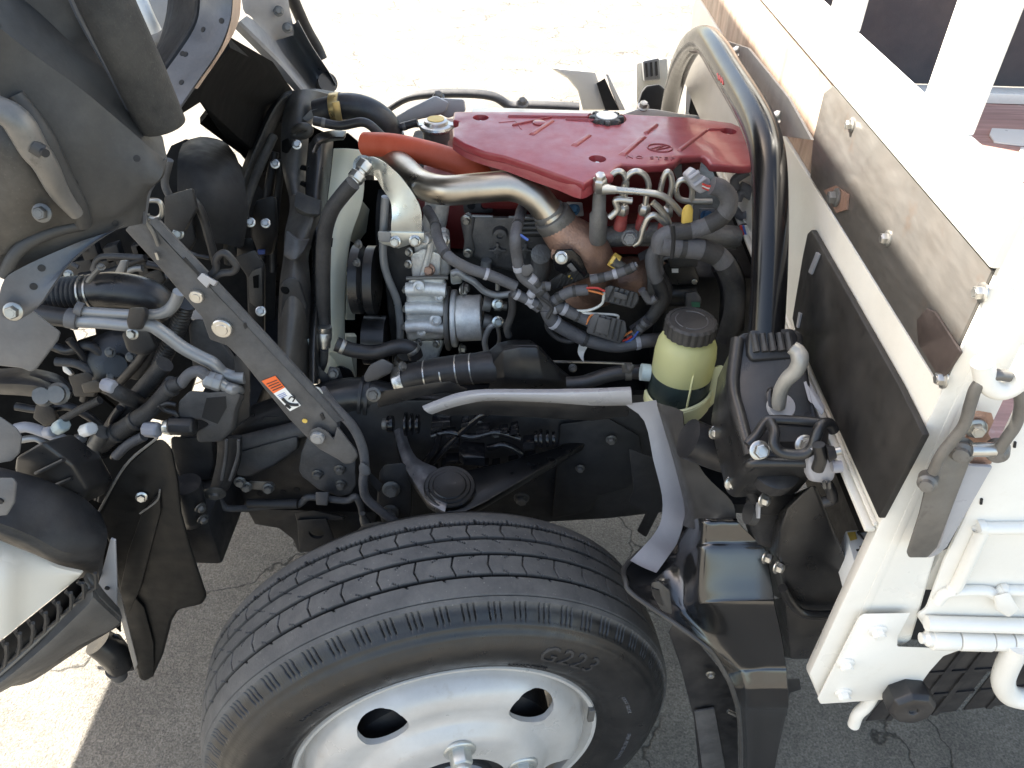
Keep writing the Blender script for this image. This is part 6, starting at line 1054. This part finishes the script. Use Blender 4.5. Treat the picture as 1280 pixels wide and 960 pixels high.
add('engine_front', fan, M['void'], g_poly(P([(456, 225), (500, 225), (508, 300), (508, 470), (446, 470), (440, 400), (440, 330), (448, 300)], y=.93), (0, .02, 0)))
add('fan_foot', fan, M['fan'], g_poly(P([(412, 440), (438, 440), (444, 470), (440, 486), (412, 484)], y=.57), (0, .01, 0)))
add('lower_collar', rad, M['satinblack'], g_poly(P([(412, 462), (424, 456), (438, 462), (446, 480), (440, 490), (410, 490)], y=.54), (0, .02, 0)), bev=.005)
# ------------------------------------------------------------------ mudguard behind the wheel
rows = [[(780, 505, .30), (800, 500, .31), (818, 501, .30), (830, 506, .29), (842, 509, .27), (853, 514, .25)],
        [(806, 527, .29), (818, 528, .29), (829, 534, .29), (838, 540, .255), (848, 543, .24), (858, 548, .22)],
        [(817, 575, .265), (830, 580, .265), (844, 586, .265), (852, 590, .225), (862, 590, .21), (880, 592, .19)],
        [(828, 620, .235), (842, 626, .235), (855, 634, .235), (864, 637, .195), (884, 634, .175), (914, 626, .155)],
        [(827, 650, .21), (838, 654, .21), (852, 656, .21), (864, 660, .17), (885, 655, .155), (920, 650, .145)],
        [(818, 668, .19), (830, 674, .19), (844, 680, .19), (862, 678, .14), (884, 674, .125), (936, 668, .125)],
        [(807, 681, .17), (820, 688, .17), (834, 695, .165), (870, 694, .10), (892, 688, .085), (957, 690, .095)],
        [(792, 697, .15), (806, 704, .15), (822, 712, .14), (873, 722, .07), (895, 722, .06), (964, 720, .065)],
        [(788, 701, .143), (801, 709, .135), (818, 717, .130), (872, 729, .060), (897, 731, .052), (966, 729, .056)],
        [(781, 708, .13), (794, 716, .125), (812, 726, .11), (876, 744, .05), (900, 752, .042), (968, 748, .045)],
        [(782, 726, .10), (800, 737, .09), (824, 748, .07), (884, 768, .035), (910, 770, .03), (973, 766, .03)],
        [(800, 757, .06), (822, 766, .055), (848, 776, .045), (895, 790, .025), (920, 792, .018), (977, 792, .015)],
        [(842, 778, .04), (860, 790, .035), (876, 800, .03), (912, 812, .012), (934, 816, .006), (981, 822, .002)],
        [(876, 803, .02), (888, 814, .018), (900, 826, .014), (926, 836, .0), (944, 840, -.006), (983, 846, -.008)],
        [(900, 830, .01), (908, 838, .008), (914, 846, .005), (930, 856, -.012), (950, 862, -.016), (985, 866, -.016)],
        [(914, 858, .0), (918, 862, -.004), (922, 868, -.008), (932, 884, -.02), (952, 890, -.022), (985, 886, -.02)],
        [(922, 888, .0), (924, 890, -.002), (926, 892, -.002), (934, 898, -.004), (954, 900, -.004), (982, 894, -.002)],
        [(926, 930, .01), (928, 930, .01), (930, 930, .008), (936, 930, .006), (954, 932, .006), (974, 930, .006)],
        [(926, 985, .02), (928, 985, .02), (930, 985, .018), (936, 985, .016), (950, 985, .016), (964, 985, .016)]]
# (left, right, depth) of the box face for each level; the valley columns to its left follow the lip
lev = [(648, .136), (655, .128), (676, .121), (687, .113), (722, .093), (748, .077), (757, .073), (798, .070), (831, .067), (839, .063), (858, .052), (865, .050), (884, .046), (891, .052), (930, .058), (985, .064)]
lft = [(827, 852, 864, 874), (825, 848, 864, 876), (812, 838, 858, 876), (804, 830, 856, 876), (781, 812, 854, 876), (782, 806, 852, 877), (790, 815, 860, 884), (842, 856, 882, 906), (880, 888, 906, 926), (893, 900, 914, 929), (908, 913, 921, 933), (913, 917, 924, 934), (920, 923, 927, 935), (923, 925, 928, 935), (926, 928, 930, 936), (926, 928, 930, 936)]
lpy = [(648, 653, 651, 648), (657, 662, 661, 657), (677, 688, 683, 678), (685, 696, 694, 687), (709, 722, 730, 722), (726, 742, 757, 750), (742, 756, 768, 759), (778, 788, 800, 800), (806, 816, 830, 833), (820, 828, 838, 841), (845, 850, 856, 859), (855, 860, 866, 866), (876, 880, 884, 884), (888, 890, 892, 892), (930, 930, 930, 930), (985, 985, 985, 985)]
lY = [(.226, .226, .19, .142), (.214, .212, .178, .133), (.19, .182, .16, .125), (.178, .17, .15, .117), (.138, .128, .118, .097), (.108, .10, .095, .081), (.09, .084, .085, .077), (.06, .058, .066, .072), (.04, .042, .054, .068), (.034, .036, .048, .064), (.026, .028, .038, .053), (.024, .026, .034, .051), (.022, .024, .030, .047), (.03, .032, .04, .052), (.04, .04, .044, .058), (.05, .05, .054, .064)]
rgt = [920, 924, 945, 956, 963, 967, 968, 977, 982, 983, 984, 985, 985, 983, 974, 964]
brows = []
for (py, y), L4, P4, Y4, R1 in zip(lev, lft, lpy, lY, rgt):
    brows.append([(L4[i], P4[i], Y4[i]) for i in range(4)]+[((L4[3]+R1)/2, py, y), (R1, py, y-.001)])
mg = add('mudguard', None, M['mudguard'], g_surf([pl3(r) for r in brows], .005, 5, 4, (.4, .5, -.6)), label='glossy black moulded mudguard behind the front tyre', ang=60)
add('mudguard_rim', mg, M['mudtop'], g_tube(pl3([(q[0][0], q[0][1], q[0][2]-.003) for q in brows[3:]]), .0035, 8))
add('mudguard_top', mg, M['mudtop'], g_surf([pl3([(q[0], q[1], q[2]-.002) for q in r[2:]]) for r in rows[:5]], .004, 4, 4, (.4, .5, -.6)), label='upper part of the black mudguard, sky light in its grey', ang=60)
add('mudguard_lip', mg, M['lip'], g_surf([pl3([(r[0][0]-.5, r[0][1]-.5, r[0][2]-.003), ((r[0][0]+r[2][0])/2, (r[0][1]+r[2][1])/2, (r[0][2]+r[2][2])/2-.005), (r[2][0]+2, r[2][1]-1, r[2][2]-.004)]) for r in rows[:9]], .002, 4, 3, (.4, .5, -.6)), label='satin grey inner lip of the mudguard')
add('lip_tab', mg, M['mudtop'], g_poly(P([(814, 728), (824, 726), (838, 738), (841, 768), (828, 764), (816, 744)], y=.035), (0, .01, 0)), bev=.003); add('tab_recess', mg, M['satinblack'], g_poly(P([(815, 736), (824, 738), (829, 758), (820, 752)], y=.0335), (0, .004, 0)))
mf = add('mud_flap', mg, M['rubber'], g_poly(P([(842, 778), (872, 802), (900, 836), (915, 862), (922, 900), (924, 990), (876, 990), (868, 900), (850, 830), (836, 790)], y=.10), (0, .006, 0)), bev=.001); add('flap_stiffener', mg, M['chassisgrey'], g_poly(P([(868, 890), (893, 886), (912, 990), (882, 990)], y=.092), (0, .004, 0)), bev=.001)
add('flap_bolt', mg, M['bolt'], g_bolt(U(888, 842, y=.09), NY, .006)); add('flap_pin', mg, M['zinc'], g_tube(P([(910, 889), (921, 894)], y=.05), .003, 8))
# ------------------------------------------------------------------ cab mount box, switch and trays in front of the bed
def plm(q): return [U(p[0], p[1], y=float(np.interp(p[2], [.15, .16, .195, .20, .23, .26, .30, .318, .36], [.012, .018, .05, .055, .085, .10, .14, .165, .19]))) for p in q]
mb = add('mount_box', None, M['satinblack'], g_poly(plm([(921, 419, .36), (930, 415, .36), (996, 410, .36), (1004, 416, .355), (1012, 470, .30), (1022, 518, .25), (1038, 535, .23), (1036, 570, .20), (1026, 578, .195), (944, 582, .195), (934, 574, .20), (918, 512, .27), (912, 480, .30)]), (0.0, .035, -.09)), bev=.006, seg=3, label='black steel cab mount box with rubber pad and hook')
add('box_bevel', mb, M['satinblack'], g_tube(plm([(922, 424, .353), (916, 482, .298), (924, 520, .26), (938, 570, .198)]), .008, 12))
padq = plm([(936, 412, .345), (992, 409, .345), (998, 418, .34), (999, 440, .318), (993, 446, .312), (940, 449, .312), (934, 442, .318)])
pd = add('rubber_pad', mb, M['rubber'], g_poly(padq, (0, .01, -.022)), bev=.004, seg=3)
for i in range(5): add('pad_groove', mb, M['cap'], g_tube(plm([(942+i*10.5, 418-i*.5, .337), (946+i*10.5, 440-i*.5, .314)]), .0042, 8))
hk = add('lock_hook', mb, M['hook'], g_tube(plm([(973, 508, .262), (976, 488, .262), (984, 474, .26), (995, 463, .258), (1000, 450, .262), (997, 440, .268), (990, 434, .272)]), [.0078, .0078, .0085, .0092, .0075], 18), label='pale worn lock hook'); add('hook_washer', mb, M['lightgrey'], g_lathe(U(977, 508, y=.107), (0, -.55, .83), [(.0155, -.006), (.0155, 0), (.0145, .002)], 24)); add('hook_plate', mb, M['satinblack'], g_poly(plm([(957, 490, .275), (964, 486, .275), (966, 512, .255), (960, 508, .258)]), (.003, .006, 0)), bev=.001)
add('box_ridge', mb, M['satinblack'], g_tube(plm([(934, 556, .198), (945, 545, .205), (955, 530, .215), (965, 525, .217), (1000, 526, .212), (1040, 530, .205)]), .0055, 10)); add('box_slot', mb, M['matteblack'], g_poly(plm([(968, 534, .207), (1028, 534, .205), (1022, 552, .195), (974, 552, .195)]), (0, .004, 0)))
add('pull_handle', mb, M['satinblack'], g_tube(plm([(963, 528, .205), (968, 540, .19), (968, 556, .178), (978, 566, .172), (1002, 568, .168), (1015, 560, .17), (1020, 546, .176), (1026, 532, .184), (1036, 529, .19), (1042, 538, .19)]), .0058, 14), label='bent black rod handle')
for px, py in ((949, 563), (1006, 556)): add('box_bolt', mb, M['zinc'], g_bolt(U(px, py, y=.047), (0, -.8, .6), .0095, .3, 1.45))
add('box_lip', mb, M['satinblack'], g_tube(plm([(934, 584, .19), (946, 578, .185), (1012, 578, .18)]), .006, 10)); add('box_bush', mb, M['rubber'], g_lathe(U(970, 586, y=.075), (0, -.2, 1), [(.024, -.02), (.027, 0), (.02, .004)], 24)); add('side_flange', mb, M['lightgrey'], g_poly(plm([(1002, 470, .30), (1008, 480, .29), (1030, 515, .255), (1027, 520, .255), (1010, 500, .27)]), (.004, .01, 0)), bev=.001)
sw = add('limit_switch', mb, M['conngrey'], g_poly(P([(1010, 560), (1030, 556), (1044, 558), (1046, 586), (1043, 600), (1034, 604), (1016, 602), (1010, 590)], y=.022), (0, .03, 0)), bev=.004, label='light grey limit switch on the mount box'); add('switch_lever', mb, M['satinblack'], g_tube(plm([(1023, 556, .16), (1026, 572, .155), (1022, 586, .155)]), .0065, 12)); add('switch_plunger', mb, M['rubber'], g_tube(P([(1034, 567), (1044, 565)], y=.012), [.0095, .006], 16)); add('switch_pin', mb, M['bolt'], g_tube(P([(1043, 565), (1051, 563)], y=.012), .0042, 12)); add('switch_lug', mb, M['conngrey'], g_tube(P([(1040, 584), (1052, 583)], y=.017), .0062, 14)); add('switch_wire', mb, M['rubber'], g_tube(P([(1032, 602), (1038, 612), (1040, 624), (1028, 628)], y=.03), .006, 10))
for px in (1030, 1036): add('switch_pin', mb, M['bolt'], g_tube(P([(px, 602), (px+1, 610)], y=.017), .002, 6))
lb = add('control_box', None, M['chassis'], g_poly(P([(945, 608), (992, 606), (1002, 638), (994, 672), (976, 688), (950, 682), (940, 650)], y=.10), (0, .09, 0)), bev=.006, label='black control box under the mount box')
add('box_front', lb, M['satinblack'], g_poly(P([(945, 609), (992, 607), (1000, 643), (951, 644)], y=.097), (0, .006, .0)), bev=.002)
add('box_arm', lb, M['satinblack'], g_poly(P([(916, 598), (932, 590), (938, 600), (950, 625), (948, 632), (941, 630), (928, 612), (918, 610)], y=.08), (0, .006, 0)), bev=.002); add('arm_plate', lb, M['lightgrey'], g_poly(P([(948, 628), (951, 628), (950, 648), (947, 648)], y=.07), (0, .02, 0)))
for px, py, yy in ((913, 603, .09), (953, 624, .072), (893, 540, .16), (957, 696, .08), (971, 708, .06)): add('box_bolt', lb, M['zinc'], g_bolt(U(px, py, y=yy), (.4 if px < 940 else .8, -.8, .3), .0078))
add('box_plug', lb, M['cap'], g_tube(P([(935, 640), (944, 642)], y=.09), .015, 14)); add('filter_tube', None, M['rubber'], g_tube(P([(860, 548), (880, 556), (905, 566), (922, 572)], y=.17), [.026, .026, .024], 20)); add('filter_block', None, M['satinblack'], g_poly(P([(902, 505), (914, 492), (924, 520), (935, 590), (920, 590), (900, 545)], y=.24), (0, .05, 0)), bev=.004)
bc = add('battery_cover', None, M['satinblack'], g_poly(P([(975, 660), (984, 636), (1014, 606), (1022, 608), (1064, 712), (1068, 738), (1060, 762), (1010, 764), (990, 752), (980, 735), (972, 690)], y=.06), (0, .18, -.02)), bev=.008, seg=3, label='black moulded battery cover beside the bed pillar')
add('cover_ledge', bc, M['satinblack'], g_tube(P([(978, 735), (988, 752), (1008, 768), (1062, 768)], y=.05), .006, 12)); add('battery_box', bc, M['satinblack'], g_poly(P([(980, 744), (1008, 770), (1060, 770), (1050, 824), (988, 824)], y=.065), (0, .16, 0)), bev=.004)
bl = add('battery_label', None, M['paper'], g_poly(P([(1057, 664), (1090, 660), (1100, 690), (1070, 710)], z=.79), (0, 0, -.05)), bev=.001, label='white battery label with a warning triangle'); A = [U(1072, 665, z=.791), U(1086, 664, z=.791), U(1083, 678, z=.791)]
add('label_triangle', bl, M['ink'], g_tube(A+[A[0]], .0016, 6, 1)); add('label_band', bl, M['yellow'], g_poly(P([(1059, 666), (1069, 665), (1071, 674), (1063, 676)], z=.791), (0, 0, .0006)))
for px, py in ((1078, 684), (1082, 690), (1074, 688)): add('label_mark', bl, M['ink'], g_tube(P([(px-3, py), (px+4, py-2)], z=.7912), .0014, 5))
# dark sheets added to close off the shaded under-bed space
add('under_bed_backing', bed, M['matteblack'], g_rng((BX+.42, BX+.44), (.3, 1.6), (.60, .90)))
add('under_bed_panel', bed, M['matteblack'], g_rng((BX+.3, BX+.9), (.3, 1.0), (.25, .62)))
add('spring_hanger', None, M['chassis'], g_poly(P([(958, 850), (1000, 848), (1002, 862), (988, 866), (984, 895), (966, 900)], y=.14), (0, .01, 0)), bev=.002)
